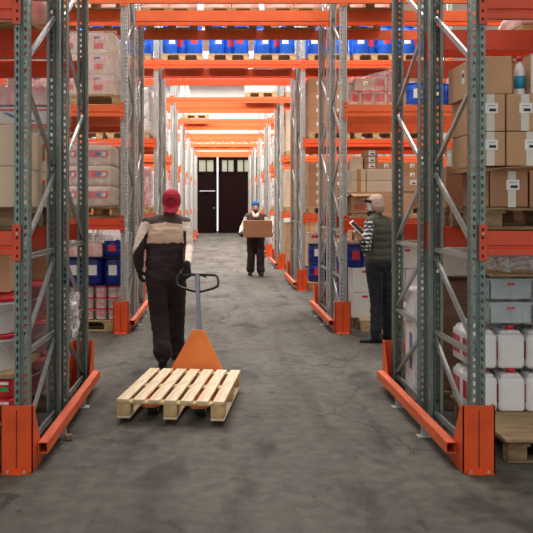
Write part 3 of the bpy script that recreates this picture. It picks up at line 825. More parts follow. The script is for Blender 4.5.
for k in range(2):
    for i in range(2):
        carton((-1.57-i*.46, 6.98 if k < 0 else 7.08, PH+.0+k*.0), (.44, .42, .6), 'tall brown carton behind the dark red pails near left, %s' % ['right', 'left'][i], 'card_dark', tape=None, sticker=False) if k == 0 else \
        carton((-1.57-i*.46, 7.08, PH+.602), (.44, .42, .53), 'upper brown carton behind the dark red pails near left, %s' % ['right', 'left'][i], 'card', tape='tape', sticker=False)
for i in range(2):
    carton((-1.62-i*.5, 5.95-.2, zp+.475), (.46, .34, .24), 'brown carton standing on the large pails near left, %s' % ['right', 'left'][i], 'card', tape=None, sticker=False, rz=0)
# scrap of film hanging on the rear frame
film((-1.24, 7.0, .52), (.1, .2, .34), 'torn scrap of clear film caught on the near left frame', 'filmw', 51, amp=.05)

# ---- LEFT, second rack (front face 10.62)
y2 = 10.62+.1
R2 = 'second left rack'
pallet((-1.85, y2+.42, 2.885), 'wooden pallet under the taped beige parcels, high shelf of the '+R2)
for k in range(3):
    for i in range(3):
        for j in range(2):
            carton((-1.52-i*.385, y2+.2+j*.37, 2.885+PH+k*.262), (.375, .36, .26), 'beige parcel, two red prints, %s column, %s row, %s, high, %s' % (['right', 'middle', 'left'][i], ['front', 'back'][j], tier_name(k, 3), R2), 'kraft', tape=None, sticker=False, print_='two', name='parcel', group='beige parcels high left')
film((-1.9, y2+.39, zb+1.437), (1.17, .80, .81), 'stretch film around the beige parcels on the high shelf of the '+R2, 'film', 61)
pallet((-1.85, y2+.42, 1.45), 'dark wooden pallet under the red banded sacks, middle shelf, '+R2, mk='oldwood')
for k in range(3):
    for i in range(3):
        for j in range(2):
            sack((-1.56-i*.40, y2+.2+j*.37, 1.45+PH+k*.262), (.395, .37, .27), 'beige sack, red band, %s column, %s row, %s, middle, %s' % (['right', 'middle', 'left'][i], ['front', 'back'][j], tier_name(k, 3), R2), 'kraft', seed=k*3+i, group='red banded sacks middle left')
for o in list(bpy.data.objects):
    if o.get('group') == 'red banded sacks middle left':
        def bd():
            b = MB(); b.box((.0, -.193, .16), (.28, .006, .085), 'redlabel'); b.box((.03, -.197, .16), (.1, .003, .045), 'bluelabel'); b.box((.08, -.197, .155), (.06, .003, .045), 'paper'); return b.mesh('printed_label')
        link('printed_label', cached('bandlab', bd), o)
film((-1.96, y2+.39, zb+.002), (1.22, .80, .83), 'stretch film around the red banded sacks on the middle shelf of the '+R2, 'film', 62)
# ground: pails, blue pails
pallet((-1.95, y2+.42, 0), 'wooden pallet on the floor under the small white pails, '+R2, mk='wood')
for k in range(3):
    for i in range(6):
        for j in range(2):
            pail((-1.355-i*.163, y2+.1+j*.17, PH+.01+k*.142), .08, .14, 'small white pail, red lid, %s, %s row, %s layer, %s' % (spans(6)[5-i], ['front', 'back'][j], ['bottom', 'middle', 'top'][k], R2), 'whitep', 'redp', group='small white pails with red lids', lab='pinklabel' if (k == 0 or i == 1) else None, handle=False)
b = MB(); b.box((0, 0, .006), (1.12, .74, .012), 'navylid'); tag(link('layer_board', b.mesh('layer_board'), None, (-1.815, y2+.4, PH+.01+.43)), 'thin dark board between the small white pails and the blue pails', 'board')
# support for the rear half of that board
for i in range(3):
    carton((-1.55-i*.37, y2+.57, PH), (.35, .36, .432), 'white carton hidden behind the small white pails, %s of three' % ['right', 'middle', 'left'][i], 'whitecard', tape=None, sticker=False)
zz = PH+.01+.443
for i in range(4):
    for j in range(2):
        drum((-1.365-i*.257, y2+.18+j*.3, zz), .125, .34, 'blue pail with white label on the small pails, %s in line, %s row' % (spans(4)[3-i], ['front', 'back'][j]), 'navy', 'navylid', 'blue pails left ground', name='plastic_pail', cat='bucket')
b = MB(); b.box((0, 0, .006), (1.12, .6, .012), 'navylid'); tag(link('layer_board', b.mesh('layer_board'), None, (-1.815, y2+.33, zz+.344)), 'thin dark board on top of the blue pails, second left rack', 'board')
for i in range(4):
    if i == 0: drum((-1.375, y2+.18, zz+.358), .12, .2, 'short blue tub on the dark board at the aisle end, second left rack', 'navy', 'navy', stick='redlabel', name='plastic_tub', cat='bucket')
    else: carton((-1.37-i*.25, y2+.2, zz+.358), (.235, .3, .17), 'pinkish white carton above the blue pails, %s of three' % ['right', 'middle', 'left'][i-1], 'pinkw', tape=None, sticker=False)
film((-1.58, y2+.4, zz+.53), (.34, .25, .08), 'crumpled clear film lying above the cartons, second left rack', 'film', 66)
# rear run of second left rack
def bay(side, i, row, kinds, nb=1):
    """generic pallet loads; kinds: list per level 0..3 of (kind, sizes)"""
    D = DEPTH[i]+(1.3 if row else 0)+.12
    rl = '%s rack on the %s, %s run' % (ORD[i], 'left' if side < 0 else 'right', 'rear' if row else 'front')
    for lv, kd in enumerate(kinds):
        if not kd: continue
        z = [0, 1.45, 2.885, 4.315+(.07 if i >= 2 else 0)][lv]
        lvl = ['floor', 'low shelf', 'high shelf', 'tunnel level'][lv]; sd = 'left' if side < 0 else 'right'
        for q in range(nb):
            x = (XR+.12+.42+q*.9) if side > 0 else (XL-.12-.42-q*.9)
            if q >= 3: x += .12*side
            load(kd, x, D, z, '%s %s rack, %s, %s, %s' % (sd, ORD[i], 'rear' if row else 'front', lvl, ['nearest aisle', 'second from aisle', 'third from aisle'][q]), '%s %s' % (lvl, rl), .84)
def load(kd, x, D, z, where, grp, wd=.84, big=False):
    pass
    pallet((x, D+.45, z), 'wooden pallet, '+where, sx=.8, sy=.9, group='pallets in the farther racks')
    zb_ = z+PH
    if kd[0] == 'carton':
        _, mk, n, h, pr = kd
        for k in range(n):
            for c in range(2):
                carton((x-.2+c*.4, D+.45, zb_+k*(h+.002)), (.39, .8, h), '%s carton, %s, %s column, %s' % ({'card_dark': 'dark brown', 'card': 'brown', 'card_light': 'light brown', 'whitecard': 'white', 'pinkw': 'pinkish', 'kraft': 'beige'}[mk], ordn[k] if k < n-1 else 'top', ['left', 'right'][c], where), mk, tape='tapeb', sticker=pr == 'st', group='cartons on the '+grp, print_=None if pr in ('st', None) else pr)
    elif kd[0] == 'wrap':
        _, mk, h = kd
        t = thing('wrapped_load', 'film wrapped %s bales, %s' % ({'whitep': 'white', 'pinkw': 'pinkish', 'redlabel': 'red', 'whitecard': 'grey white'}[mk], where), 'wrapped load', (x, D+.45, zb_), 0, None)
        for k in range(3):
            s_ = sack((0, 0, 0), (.76, .82, h/3+.005), 'tmp', mk, seed=k+int(x*3) % 4)
            o_ = s_.children[0] if s_.children else [o for o in bpy.data.objects if o.parent == s_][0]
            o_.parent = t; o_.name = 'bale'; o_.location = (0, 0, k*h/3); bpy.data.objects.remove(s_)
        o_ = film((0, 0, 0), (.80, .86, h+.02), 'tmp', 'filmw', int(x*10+D)); o_.parent = t
        for k_ in ('label', 'category'): del o_[k_]
    elif kd[0] == 'drum':
        _, h = kd
        for n_, (dx, dy) in enumerate(((-.24, .17), (.0, .45), (.24, .17), (-.24, .72), (.24, .72))):
            drum((x+dx, D+dy, zb_), .145, h, 'blue drum, %s, %s' % (['front left', 'centre', 'front right', 'rear left', 'rear right'][n_], where), 'blue', None, 'drums on the '+grp, stick='redlabel' if (n_ == 2 and int(x*10) % 2) or n_ == 1 else 'paper', rz=random.uniform(-.5, .5))
    elif kd[0] == 'drum2':
        for k in range(2):
            for c in range(2):
                drum((x-.2+c*.39, D+.25, zb_+k*.37), .18, .36, 'navy drum, %s %s, %s' % (['lower', 'upper'][k], ['left', 'right'][c], where), 'navy', 'navylid', 'navy drums on the '+grp, stick=['redlabel', 'paper'][k])
        for c in range(2):
            carton((x-.2+c*.4, D+.3, zb_+.75), (.38, .4, .2), 'red printed carton atop navy drums, %s, %s' % (['left', 'right'][c], where), 'kraft', tape=None, sticker=False, print_='band')
    elif kd[0] == 'pails':
        for k in range(3):
            for c in range(3):
                pail((x-.27+c*.27, D+.2, zb_+k*.2), .125, .195, 'white pail, red lid, %s %s, %s' % (spans(3)[c], tier_name(k, 3), where), 'whitep', 'redp', group='white pails on the '+grp, handle=False)
bay(-1, 1, 1, [('carton', 'card', 3, .3, None), ('carton', 'card_dark', 3, .28, None), ('carton', 'kraft', 2, .3, None), None], 2)
# ---- RIGHT, second rack
pallet((2.42, y2+.42, 0), 'wooden pallet on the floor under the white cartons, second right rack', mk='wood')
RR = 'behind the man in the vest'
for k in range(2):
    for i in range(3):
        carton((1.92+i*.345-.0, y2+.48, PH+k*.326), (.335, .42, .322), 'white carton with small red label, %s %s %s' % (spans(3)[i], ['lower', 'upper'][k], RR), 'whitecard', tape=None, sticker=False, print_='redtop', group='white cartons behind the vest')
jerry((2.375, y2+.14, PH), 'white canister with red label on the pallet right of the man in the vest', .16, .2, .27, front=True)
for i in range(4):
    drum((1.83+i*.22, y2+.81, .0+PH+.0), .105, .62, 'tall navy canister in the row behind the white cartons, %s' % spans(4)[i], 'navy', 'navy', 'navy canisters behind white cartons', name='canister', cat='canister')
for i in range(3):
    drum((1.80+i*.25, y2+.42, PH+.652), .115, .3, 'blue pail with red label on top of the white cartons, %s of three' % spans(3)[i], 'navy', 'navylid', None, stick='redlabel', name='plastic_pail', cat='bucket') if i < 2 else None
carton((2.47, y2+.46, PH+.652), (.4, .42, .27), 'white carton with dark red print stacked highest right of the man in the vest', 'whitecard', tape=None, sticker=False, print_='redtop')
# low shelf right
b = MB(); b.box((0, 0, .0275), (1.1, .9, .055), 'wood', .004); tag(link('wooden_board', b.mesh('wooden_board'), None, (2.25, y2+.46, 1.45)), 'thick wooden board under the box with red letters behind the beanie', 'board')
zs = 1.506
ak = carton((1.87, y2+.35, zs), (.37, .6, .255), 'open brown box with red letters left of the beige beanie', 'card', tape=None, sticker=False, openbox=True)
b = MB()
b.poly([(-.185, -.3, .255), (.185, -.3, .255), (.2, -.42, .235), (-.17, -.44, .22)], 'card', (0, 0, .004))
b.poly([(-.185, -.3, .257), (-.185, .3, .257), (-.27, .3, .2), (-.29, -.3, .17)], 'card_light', (0, 0, .004))
link('box_flap', b.mesh('box_flap'), ak)
def text_mesh(txt, size, mk, depth=.0006):
    cu = bpy.data.curves.new('t', 'FONT'); cu.body = txt; cu.size = size; cu.extrude = depth; cu.align_x = 'CENTER'; cu.space_character = .95; cu.offset = size*.012
    o = bpy.data.objects.new('t', cu); COL.objects.link(o); bpy.context.view_layer.update()
    me = bpy.data.meshes.new_from_object(o.evaluated_get(bpy.context.evaluated_depsgraph_get())); me.materials.clear(); me.materials.append(M[mk])
    bpy.data.objects.remove(o); return me
t_ = link('red_lettering', text_mesh('AKSU', .1, 'redlabel'), ak, (-.06, -.302, .055)); t_.rotation_euler = (PI/2, 0, 0); t_.scale = (.62, 1, 1)
t_['label'] = 'red printed letters'
carton((2.28, y2+.35, zs), (.42, .6, .255), 'brown box right of the lettered one, mostly behind the beanie', 'card', tape=None, sticker=False, print_='redmark')
zs2 = zs+.28
pallet_less = 0
b_ = MB(); b_.box((0, 0, .01), (.95, .6, .02), 'card'); tag(link('cardboard_sheet', b_.mesh('cardboard_sheet'), None, (2.13, y2+.38, zs+.259)), 'flat cardboard sheet between the lettered box and the cartons above', 'sheet')
for k in range(2):
    carton((1.80, y2+.34, zs2+k*.148), (.18, .5, .146), 'light brown carton with ochre tape beside the upright, %s of two' % ['lower', 'upper'][k], 'card_light', tape='tapeb', sticker=False)
    carton((2.12, y2+.34, zs2+k*.148), (.44, .5, .146), 'long light brown carton, %s of two above the lettered box' % ['lower', 'upper'][k], 'card_light', tape=None, sticker=False)
carton((2.49, y2+.3, zs2), (.28, .45, .2), 'open topped box with white label right above the beanie', 'card', tape=None, openbox=True)
for k in range(3):
    carton((1.99, y2+.4, zs2+.297+k*.083), (.17, .3, .081), 'small dark brown box with white label, %s of three stacked small boxes' % ['lowest', 'middle', 'uppermost'][k], 'card_dark', tape=None)
carton((1.825, y2+.45, zs2+.297), (.13, .3, .17), 'pale small box left of the three stacked small dark boxes', 'card_light', tape=None, sticker=False)
# right part of low shelf
for k in range(2):
    carton((2.92, y2+.38, zs2-.28+k*.242), (.42, .6, .24), 'brown carton with dark red print right of the beanie, %s one' % ['lower', 'upper'][k], 'card', tape=None, print_='redmark')
for k in range(3):
    carton((3.4, y2+.38, zs2-.28+k*.26), (.42, .6, .258), 'plain brown carton seen past the near parcels, %s of three' % ['lower', 'middle', 'upper'][k], 'card_dark', tape=None)
# high shelf right
b = MB(); b.box((0, 0, .01), (.84, .8, .02), 'wood'); tag(link('wooden_board', b.mesh('wooden_board'), None, (2.05, y2+.42, 2.885)), 'thin board under the film wrapped red tubs, high in second right rack', 'board')
zh = 2.885+.021
for k in range(2):
    for i in range(4):
        if k == 1 and i < 2: continue
        pail((1.76+i*.165+.0, y2+.22, zh+k*.202), .078, .2, 'red and white tub under film, %s, %s layer, second right rack' % (spans(4)[i], ['lower', 'upper'][k]), 'pinkw', 'redp', group='red and white tubs under film', lab='redlabel', handle=False)
film((2.0, y2+.25, zh+.002), (.70, .4, .40), 'shiny crumpled stretch film slanting over the red tubs', 'film', 71, slope=.35, amp=.03)
for i in range(5):
    drum((2.56+i*.265, y2+.22, 2.885), .128, .315, 'blue canister on the high shelf of the second right rack, %s in line' % spans(5)[i], 'blue', 'blue', 'blue canisters on the high right shelf', name='canister', cat='canister', stick='paper' if i != 2 else 'redlabel')
bay(1, 1, 1, [('drum2',), ('carton', 'card', 1, .28, 'st'), None, None], 2)

# ---- tunnel level: second rack pallets, third rack drums
for row in (0, 1):
    for q in range(7):
        if row == 0 and q in (3, 4, 5): continue
        x = [-3.46, -2.58, -1.70, -.72, .18, 1.08, 2.08][q]; D = DEPTH[1]+row*1.3+.12
        wh = 'at tunnel level, second rack line, %s run, %s' % (['front', 'rear'][row], spans(7)[q])
        pallet((x, D+.45, 4.315), 'pallet of wrapped goods '+wh, sx=.8, sy=.9, group='pallets above the aisle')
        if q in (1, 3, 4, 6) or row == 1:
            for k in range(2): carton((x-.2+k*.4, D+.45, 4.315+PH), (.39, .8, .4), 'pinkish carton %s, %s half' % (wh, ['left', 'right'][k]), 'pinkw', tape=None, sticker=False, group='pinkish cartons above the aisle')
D3 = DEPTH[2]+.1
px0 = [-3.0-.86, -2.12-.86, -1.68+.42-.86, -1.13, -.23, .66, 1.69, 2.56, 3.44]
for q, x_ in enumerate(px0):
    x = x_+.42
    load(('drum', .55), x, D3, 4.385, 'third rack line tunnel beam, pallet '+['leftmost', 'second from left', 'third from left', 'fourth from left', 'at centre', 'fourth from right', 'third from right', 'second from right', 'rightmost'][q], 'tunnel beam of the third rack line', .84)
for i in (3, 4, 5, 6):
    for q in range(4):
        x = [-.72, .18, 1.08, 2.1][q]
        kinds = {3: [None, None, ('wrap', 'whitep', .6), ('wrap', 'pinkw', .55)], 4: [('wrap', 'whitecard', .5), None, None, ('pal',)], 5: [None]*4, 6: [('pal',), ('pal',), ('pal',), None]}[i][q]
        if kinds: load(kinds, x, DEPTH[i]+.1, 4.385, 'tunnel beam of the %s rack line, %s' % (ORD[i], spans(4)[q]), 'tunnel beam %d' % i)
# ---- farther bays
bay(-1, 2, 0, [('pails',), ('wrap', 'redlabel', .75), ('wrap', 'whitep', .85), None], 2)
bay(-1, 2, 1, [None, None, ('wrap', 'whitep', .9), None], 1)
bay(1, 2, 0, [('drum2',), ('carton', 'card_dark', 5, .17, 'st'), ('carton', 'card_dark', 4, .26, 'st'), None], 3)
bay(1, 2, 1, [None, ('carton', 'card_light', 3, .27, None), ('carton', 'card_dark', 4, .26, 'st'), None], 1)
bay(-1, 3, 0, [('wrap', 'whitep', .9), ('wrap', 'whitep', .9), ('wrap', 'whitep', 1.0), None], 2)
bay(1, 3, 0, [('carton', 'card', 4, .26, None), ('carton', 'card_light', 4, .24, None), ('carton', 'card_light', 4, .26, None), None], 2)
bay(-1, 4, 0, [('wrap', 'whitep', .9), ('wrap', 'redlabel', .8), ('wrap', 'whitep', 1.0), None], 1)
bay(1, 4, 0, [('wrap', 'pinkw', .9), ('wrap', 'whitep', .9), ('wrap', 'whitep', .8), None], 1)
bay(-1, 5, 0, [('wrap', 'whitep', .9), ('wrap', 'whitep', .9), ('wrap', 'whitep', 1.0), None], 1)
bay(1, 5, 0, [('wrap', 'whitep', .9), ('wrap', 'whitecard', .9), ('wrap', 'whitep', .8), None], 1)
bay(-1, 6, 0, [('wrap', 'whitep', .9), ('wrap', 'whitecard', .9), ('wrap', 'whitep', 1.0), None], 1)
bay(1, 6, 0, [('wrap', 'whitep', .9), ('wrap', 'whitep', .9), ('wrap', 'whitep', .8), None], 1)

# ---- moving pallet on the pallet jack
yaw = -math.atan2(.158, 1.2)*.95
pc = Vector((-.285, 6.755, .035))
mp_ = thing('wooden_pallet', 'fresh pale wooden pallet carried by the orange pallet jack in the aisle', 'pallet', pc, yaw)
def one(nm, fn, locs, lab=None):
    me = fn()
    for l in locs: link(nm, me, mp_, l)
b = MB(); b.box((0, 0, 0), (.086, 1.2, .018), 'palewood', .003); me = b.mesh('deck_board')
for k in range(7): link('deck_board', me, mp_, (-.357+k*.119, 0, .135))
b = MB(); b.box((0, 0, 0), (.8, .1, .018), 'palewood_end', .003); me = b.mesh('stringer_board')
for y in (-.55, 0, .55): link('stringer_board', me, mp_, (0, y, .1165))
b = MB(); b.box((0, 0, 0), (.1, .12, .086), 'palewood_end', .004); me = b.mesh('block')
for x in (-.35, 0, .35):
    for y in (-.54, 0, .54): link('block', me, mp_, (x, y, .0645))
b = MB(); b.box((0, 0, 0), (.1, 1.2, .018), 'palewood', .003); me = b.mesh('bottom_board')
for x in (-.35, 0, .35): link('bottom_board', me, mp_, (x, 0, .0105))

jk = thing('pallet_jack', 'orange hand pallet jack with grey loop handle pulled by the worker', 'pallet jack', (pc.x, pc.y, 0), yaw)
b = MB()
for s in (-1, 1):
    b.box((s*.185, .11, .107), (.15, 1.06, .045), 'jackorange', .01, segs=2)
    b.poly([(s*.185-.075, -.41, .09), (s*.185+.075, -.41, .09), (s*.185+.04, -.47, .09), (s*.185-.04, -.47, .09)], 'jackorange', (0, 0, .03))
fk = b.mesh('fork'); link('fork', fk, jk)
def wheel(r, w_):
    def f():
        b = MB(); b.cyl((-w_/2, 0, 0), (w_/2, 0, 0), r, r, 'rubber', 20); b.cyl((-w_/2-.004, 0, 0), (w_/2+.004, 0, 0), r*.4, r*.4, 'steel', 12); return b.mesh('wheel')
    return cached(('wh', r, w_), f)
for s in (-1, 1):
    link('wheel', wheel(.04, .07), jk, (s*.185, -.3, .04))
    link('wheel', wheel(.09, .05), jk, (s*.06, .86, .09))
b = MB()
# tapering cover plate with folded sides
P0 = [(-.245, .68, .1), (.245, .68, .1), (.245, .70, .135), (.062, .80, .47), (.045, .805, .488), (-.045, .805, .488), (-.062, .80, .47), (-.245, .70, .135)]
b.poly(P0, 'jackorange', (0, .012, 0))
for s in (-1, 1):
    b.poly([(s*.245, .69, .1), (s*.245, .70, .135), (s*.062, .80, .47), (s*.062, .88, .44), (s*.19, .90, .14), (s*.19, .88, .1)], 'jackorange', (-s*.01, 0, 0))
    b.box((s*.262, .70, .11), (.035, .05, .05), 'jackorange', .008)
b.poly([(-.062, .80, .47), (.062, .80, .47), (.045, .82, .49), (.045, .88, .475), (-.045, .88, .475), (-.045, .82, .49)], 'jackorange')
b.box((0, .73, .10), (.5, .12, .03), 'jackorange', .005)
link('body_cover', b.mesh('body_cover'), jk)
b = MB(); b.cyl((0, .86, .12), (0, .86, .46), .035, .03, 'steel', 16); b.box((0, .86, .2), (.16, .05, .06), 'black', .01); link('pump', b.mesh('pump'), jk)
h0 = Vector((0.0, .86, .45)); 
top = Vector((-.078, 1.26, .925))
b = MB(); b.bar(h0, h0+(top-h0)*.12, .075, .05, 'grey', up=(1, 0, 0)); b.bar(h0+(top-h0)*.1, h0+(top-h0)*.93, .06, .035, 'grey', up=(1, 0, 0)); link('shaft', b.mesh('shaft'), jk)
dv = (top-h0).normalized()
def hp(u, v): return top+Vector((u, 0, 0))+dv*v
pts = [hp(0, -.17), hp(.06, -.155), hp(.15, -.125), hp(.19, -.10), hp(.20, -.06), hp(.195, .0), hp(.175, .027), hp(.15, .03), hp(.05, .032), hp(-.05, .032), hp(-.15, .03), hp(-.175, .027), hp(-.195, .0), hp(-.20, -.06), hp(-.19, -.10), hp(-.15, -.125), hp(-.06, -.155)]
b = MB(); b.tube(pts, .013, 'black', 10, closed=True); link('handle_loop', b.mesh('handle_loop'), jk)
b = MB(); b.box(hp(0, -.065), (.045, .03, .19), 'grey', .006, rot=dv.to_track_quat('Z', 'Y').to_matrix().to_4x4()); b.bar(hp(.02, .03), hp(.09, .0), .01, .01, 'black'); link('release_lever', b.mesh('release_lever'), jk)
JM = Matrix.Translation((pc.x, pc.y, 0)) @ Matrix.Rotation(yaw, 4, 'Z')
GRIP = JM @ hp(-.09, .03)
# small block of scrap near left guard foot
b = MB(); b.box((0, 0, .02), (.05, .04, .035), 'oldwood', .006, rot=Matrix.Rotation(.5, 4, 'Z')); tag(link('wood_scrap', b.mesh('wood_scrap'), None, (-1.03, 5.75, .003)), 'small wood scrap on the floor by the near left guard bar', 'scrap')
# ------------------------------------------------------------------ people
def ell(bm, c, r, n=10):
    m = Matrix.Translation(c) @ Matrix.Diagonal((*r, 1))
    return bmesh.ops.create_uvsphere(bm, u_segments=n+4, v_segments=n, radius=1, matrix=m)['verts']
def hull(bm, lst):
    vs = []
    for c, r in lst:
        if not hasattr(r, '__len__'): r = (r, r, r)
        vs += ell(bm, Vector(c), r, 8 if len(lst) > 1 else 12)
    if len(lst) > 1:
        tmp = bmesh.new(); 
        for v in vs: tmp.verts.new(v.co)
        bmesh.ops.delete(bm, geom=vs, context='VERTS')
        res = bmesh.ops.convex_hull(tmp, input=tmp.verts[:])
        junk = [g for g in res['geom_interior'] if isinstance(g, bmesh.types.BMVert)]
        bmesh.ops.delete(tmp, geom=list(set(junk)), context='VERTS')
        loose = [v for v in tmp.verts if not v.link_faces]; bmesh.ops.delete(tmp, geom=loose, context='VERTS')
        me = bpy.data.meshes.new('tmp'); tmp.to_mesh(me); tmp.free(); bm.from_mesh(me); bpy.data.meshes.remove(me)
def blob(name, hulls, voxel, mats, smooth=4, pick=None, wr=0, seed=0):
    bm = bmesh.new()
    for h in hulls: hull(bm, h)
    me = bpy.data.meshes.new(name); bm.to_mesh(me); bm.free()
    o = bpy.data.objects.new('tmp', me); COL.objects.link(o)
    r = o.modifiers.new('r', 'REMESH'); r.mode = 'VOXEL'; r.voxel_size = voxel
    s = o.modifiers.new('s', 'SMOOTH'); s.iterations = smooth; s.factor = .5
    bpy.context.view_layer.update()
    m2 = bpy.data.meshes.new_from_object(o.evaluated_get(bpy.context.evaluated_depsgraph_get())); bpy.data.objects.remove(o)
    m2.name = name; m2.materials.clear()
    for m in mats: m2.materials.append(M[m])
    if wr:
        m2.update()
        for v in m2.vertices:
            p = v.co; q = Vector((p.x*9+seed, p.y*9, p.z*15)); n = noise.noise(q)+.5*noise.noise(q*2.3)
            v.co = p+v.normal*n*wr
    for p in m2.polygons:
        p.use_smooth = True
        if pick: p.material_index = pick(p.center)
    return m2
def V(*a): return Vector(a)
def hand_hulls(w, f, n, t, size=1.0, curl=.5, infl=0):
    """w wrist, f finger direction, n palm normal, t thumb side"""
    f, n, t = f.normalized(), n.normalized(), t.normalized(); s = size; H_ = []
    k0 = w+f*.088*s
    H_.append([(w, (.021*s+infl)), (w+t*.014*s+f*.02*s, .019*s+infl), (w-t*.014*s+f*.02*s, .018*s+infl)])
    H_.append([(w+t*.016*s+f*.02*s, .017*s+infl), (w-t*.018*s+f*.02*s, .016*s+infl), (k0+t*.030*s, .0125*s+infl), (k0-t*.030*s-f*.012*s, .012*s+infl)])
    for i, (off, L) in enumerate(((.030, .072), (.010, .080), (-.011, .074), (-.031, .058))):
        p = k0+t*off*s-f*(.0, .0, .003, .011)[i]*s; a = curl*.6; r = .0092*s+infl
        for j, fr in enumerate((.45, .30, .25)):
            d = f*math.cos(a)+n*math.sin(a)+t*off*.8; q = p+d.normalized()*L*fr*s
            H_.append([(p, r), (q, r*.93)]); p = q; r *= .93; a += curl*1.15
    p = w+f*.028*s+t*.022*s; d = (f*.55+t*.75+n*.35).normalized(); q = p+d*.038*s; H_.append([(p, .013*s+infl), (q, .0115*s+infl)])
    d2 = (f*.75+t*.25+n*(.3+curl*.6)).normalized(); r_ = q+d2*.03*s; H_.append([(q, .0115*s+infl), (r_, .0105*s+infl)])
    d3 = (f*.7+n*(.4+curl)-t*.1).normalized(); H_.append([(r_, .0105*s+infl), (r_+d3*.024*s, .009*s+infl)])
    return H_
def seg(a, b, r0, r1): return [(a, r0), (b, r1)]
def arm_hulls(S, E, Wp, infl=0, tomid=False):
    return [seg(S, E, .056+infl, .043+infl), seg(E, Wp, .043+infl, .028+infl*.9)]
def head_hulls(c, fwd, up=V(0, 0, 1), s=1.0):
    f = fwd.normalized(); r = f.cross(up).normalized()
    def P(x, y, z): return c+r*x*s+f*y*s+up*z*s
    Hs = [[(P(0, -.015, .03), (.075*s, .078*s, .085*s))] if abs(f.y) > .9 else [(P(0, -.015, .03), .078*s)]]
    Hs += [[(P(0, .0, .03), .07*s), (P(0, .045, -.045), .040*s), (P(0, .02, -.03), .055*s)],
           [(P(0, .055, -.075), .022*s), (P(-.03, .035, -.06), .025*s), (P(.03, .035, -.06), .025*s)],
           [(P(0, .085, .012), .008*s), (P(0, .104, -.022), .0125*s), (P(-.010, .094, -.026), .009*s), (P(.010, .094, -.026), .009*s)],
           [(P(-.02, .083, -.052), .007*s), (P(.02, .083, -.052), .007*s)],
           [(P(-.03, .078, .022), .009*s), (P(.03, .078, .022), .009*s)]]
    for q in (-1, 1):
        Hs.append([(P(q*.077, -.005, .012), .011*s), (P(q*.085, -.018, .008), .011*s), (P(q*.078, -.004, -.022), .008*s)])
    return Hs, P
def body_hulls(J, gl):
    Hs = []
    Hs.append([(J['pel']+V(-.075, 0, 0), .088), (J['pel']+V(.075, 0, 0), .088), (J['waist']+V(-.06, 0, 0), .075), (J['waist']+V(.06, 0, 0), .075)])
    Hs.append([(J['waist']+V(-.06, 0, 0), .075), (J['waist']+V(.06, 0, 0), .075), (J['chest']+V(-.085, 0, 0), .085), (J['chest']+V(.085, 0, 0), .085)])
    Hs.append([(J['chest']+V(-.085, 0, 0), .085), (J['chest']+V(.085, 0, 0), .085), (J['sl'], .05), (J['sr'], .05), (J['neck'], .052)])
    Hs.append(seg(J['neck'], J['head']+V(0, 0, -.02), .052, .05))
    for s in 'lr':
        Hs += arm_hulls(J['s'+s], J['e'+s], J['w'+s])
        Hs += [seg(J['h'+s], J['k'+s], .085, .055), seg(J['k'+s], J['a'+s], .054, .036), [(J['a'+s], .036), (J['a'+s]+J['foot'+s]*.12+V(0, 0, -.066), .015), (J['a'+s]-J['foot'+s]*.035+V(0, 0, -.055), .025)]]
        Hs += hand_hulls(J['w'+s], *J['hand'+s])
    return Hs
def boot(J, s, parent, mk='bootm', sole=True):
    a, f = J['a'+s], J['foot'+s]; side = f.cross(V(0, 0, 1)).normalized(); g = a.z-.09; p = J.get('pitch'+s, 0)
    def P(x, y, z): return V(a.x, a.y, g)+side*x+f*(y)+V(0, 0, z+p*(.14-y))
    Hs = [[(P(0, -.01, .16), .052), (P(0, -.01, .05), .045)], [(P(0, -.055, .035), .036), (P(0, .06, .045), .04), (P(0, -.02, .09), .045)],
          [(P(0, .06, .042), .04), (P(-.015, .155, .03), .030), (P(.012, .15, .03), .030), (P(-.02, .08, .03), .032), (P(.02, .08, .03), .032)]]
    o = link('boot', blob('boot', Hs, .008, [mk], 3), parent)
    # sole
    b = MB(); pts = []
    for x, y in ((-.036, -.085), (.036, -.085), (.042, 0), (.038, .05), (.047, .12), (.035, .17), (0, .188), (-.035, .172), (-.047, .12), (-.038, .05), (-.042, 0)):
        pts.append(P(x, y, 0))
    b.poly(pts, 'rubber', (0, 0, .022)); link('sole', b.mesh('sole'), o)
def trousers(J, mk, name='trousers', wr=.008, wide=0.0, cut=0):
    Hs = [[(J['pel']+V(-.075, 0, .06), .105+wide*.3), (J['pel']+V(.075, 0, .06), .105+wide*.3), (J['pel']+V(-.085, 0, -.02), .11+wide*.3), (J['pel']+V(.085, 0, -.02), .11+wide*.3)]]
    for s in 'lr':
        a = J['a'+s]; k = J['k'+s]; h = J['h'+s]
        Hs += [seg(h, k, .108+wide*.5, .078+wide*.6), seg(k, a+V(0, 0, .02), .078+wide*.6, .066+wide*.8), [(a+V(0, 0, .03), .070+wide), (a+V(0, 0, .075), .068+wide)]]
    return blob(name, Hs, .011, [mk], 4, wr=wr)
def person(name, label, loc, rz):
    return thing(name, label, 'person', loc, rz)

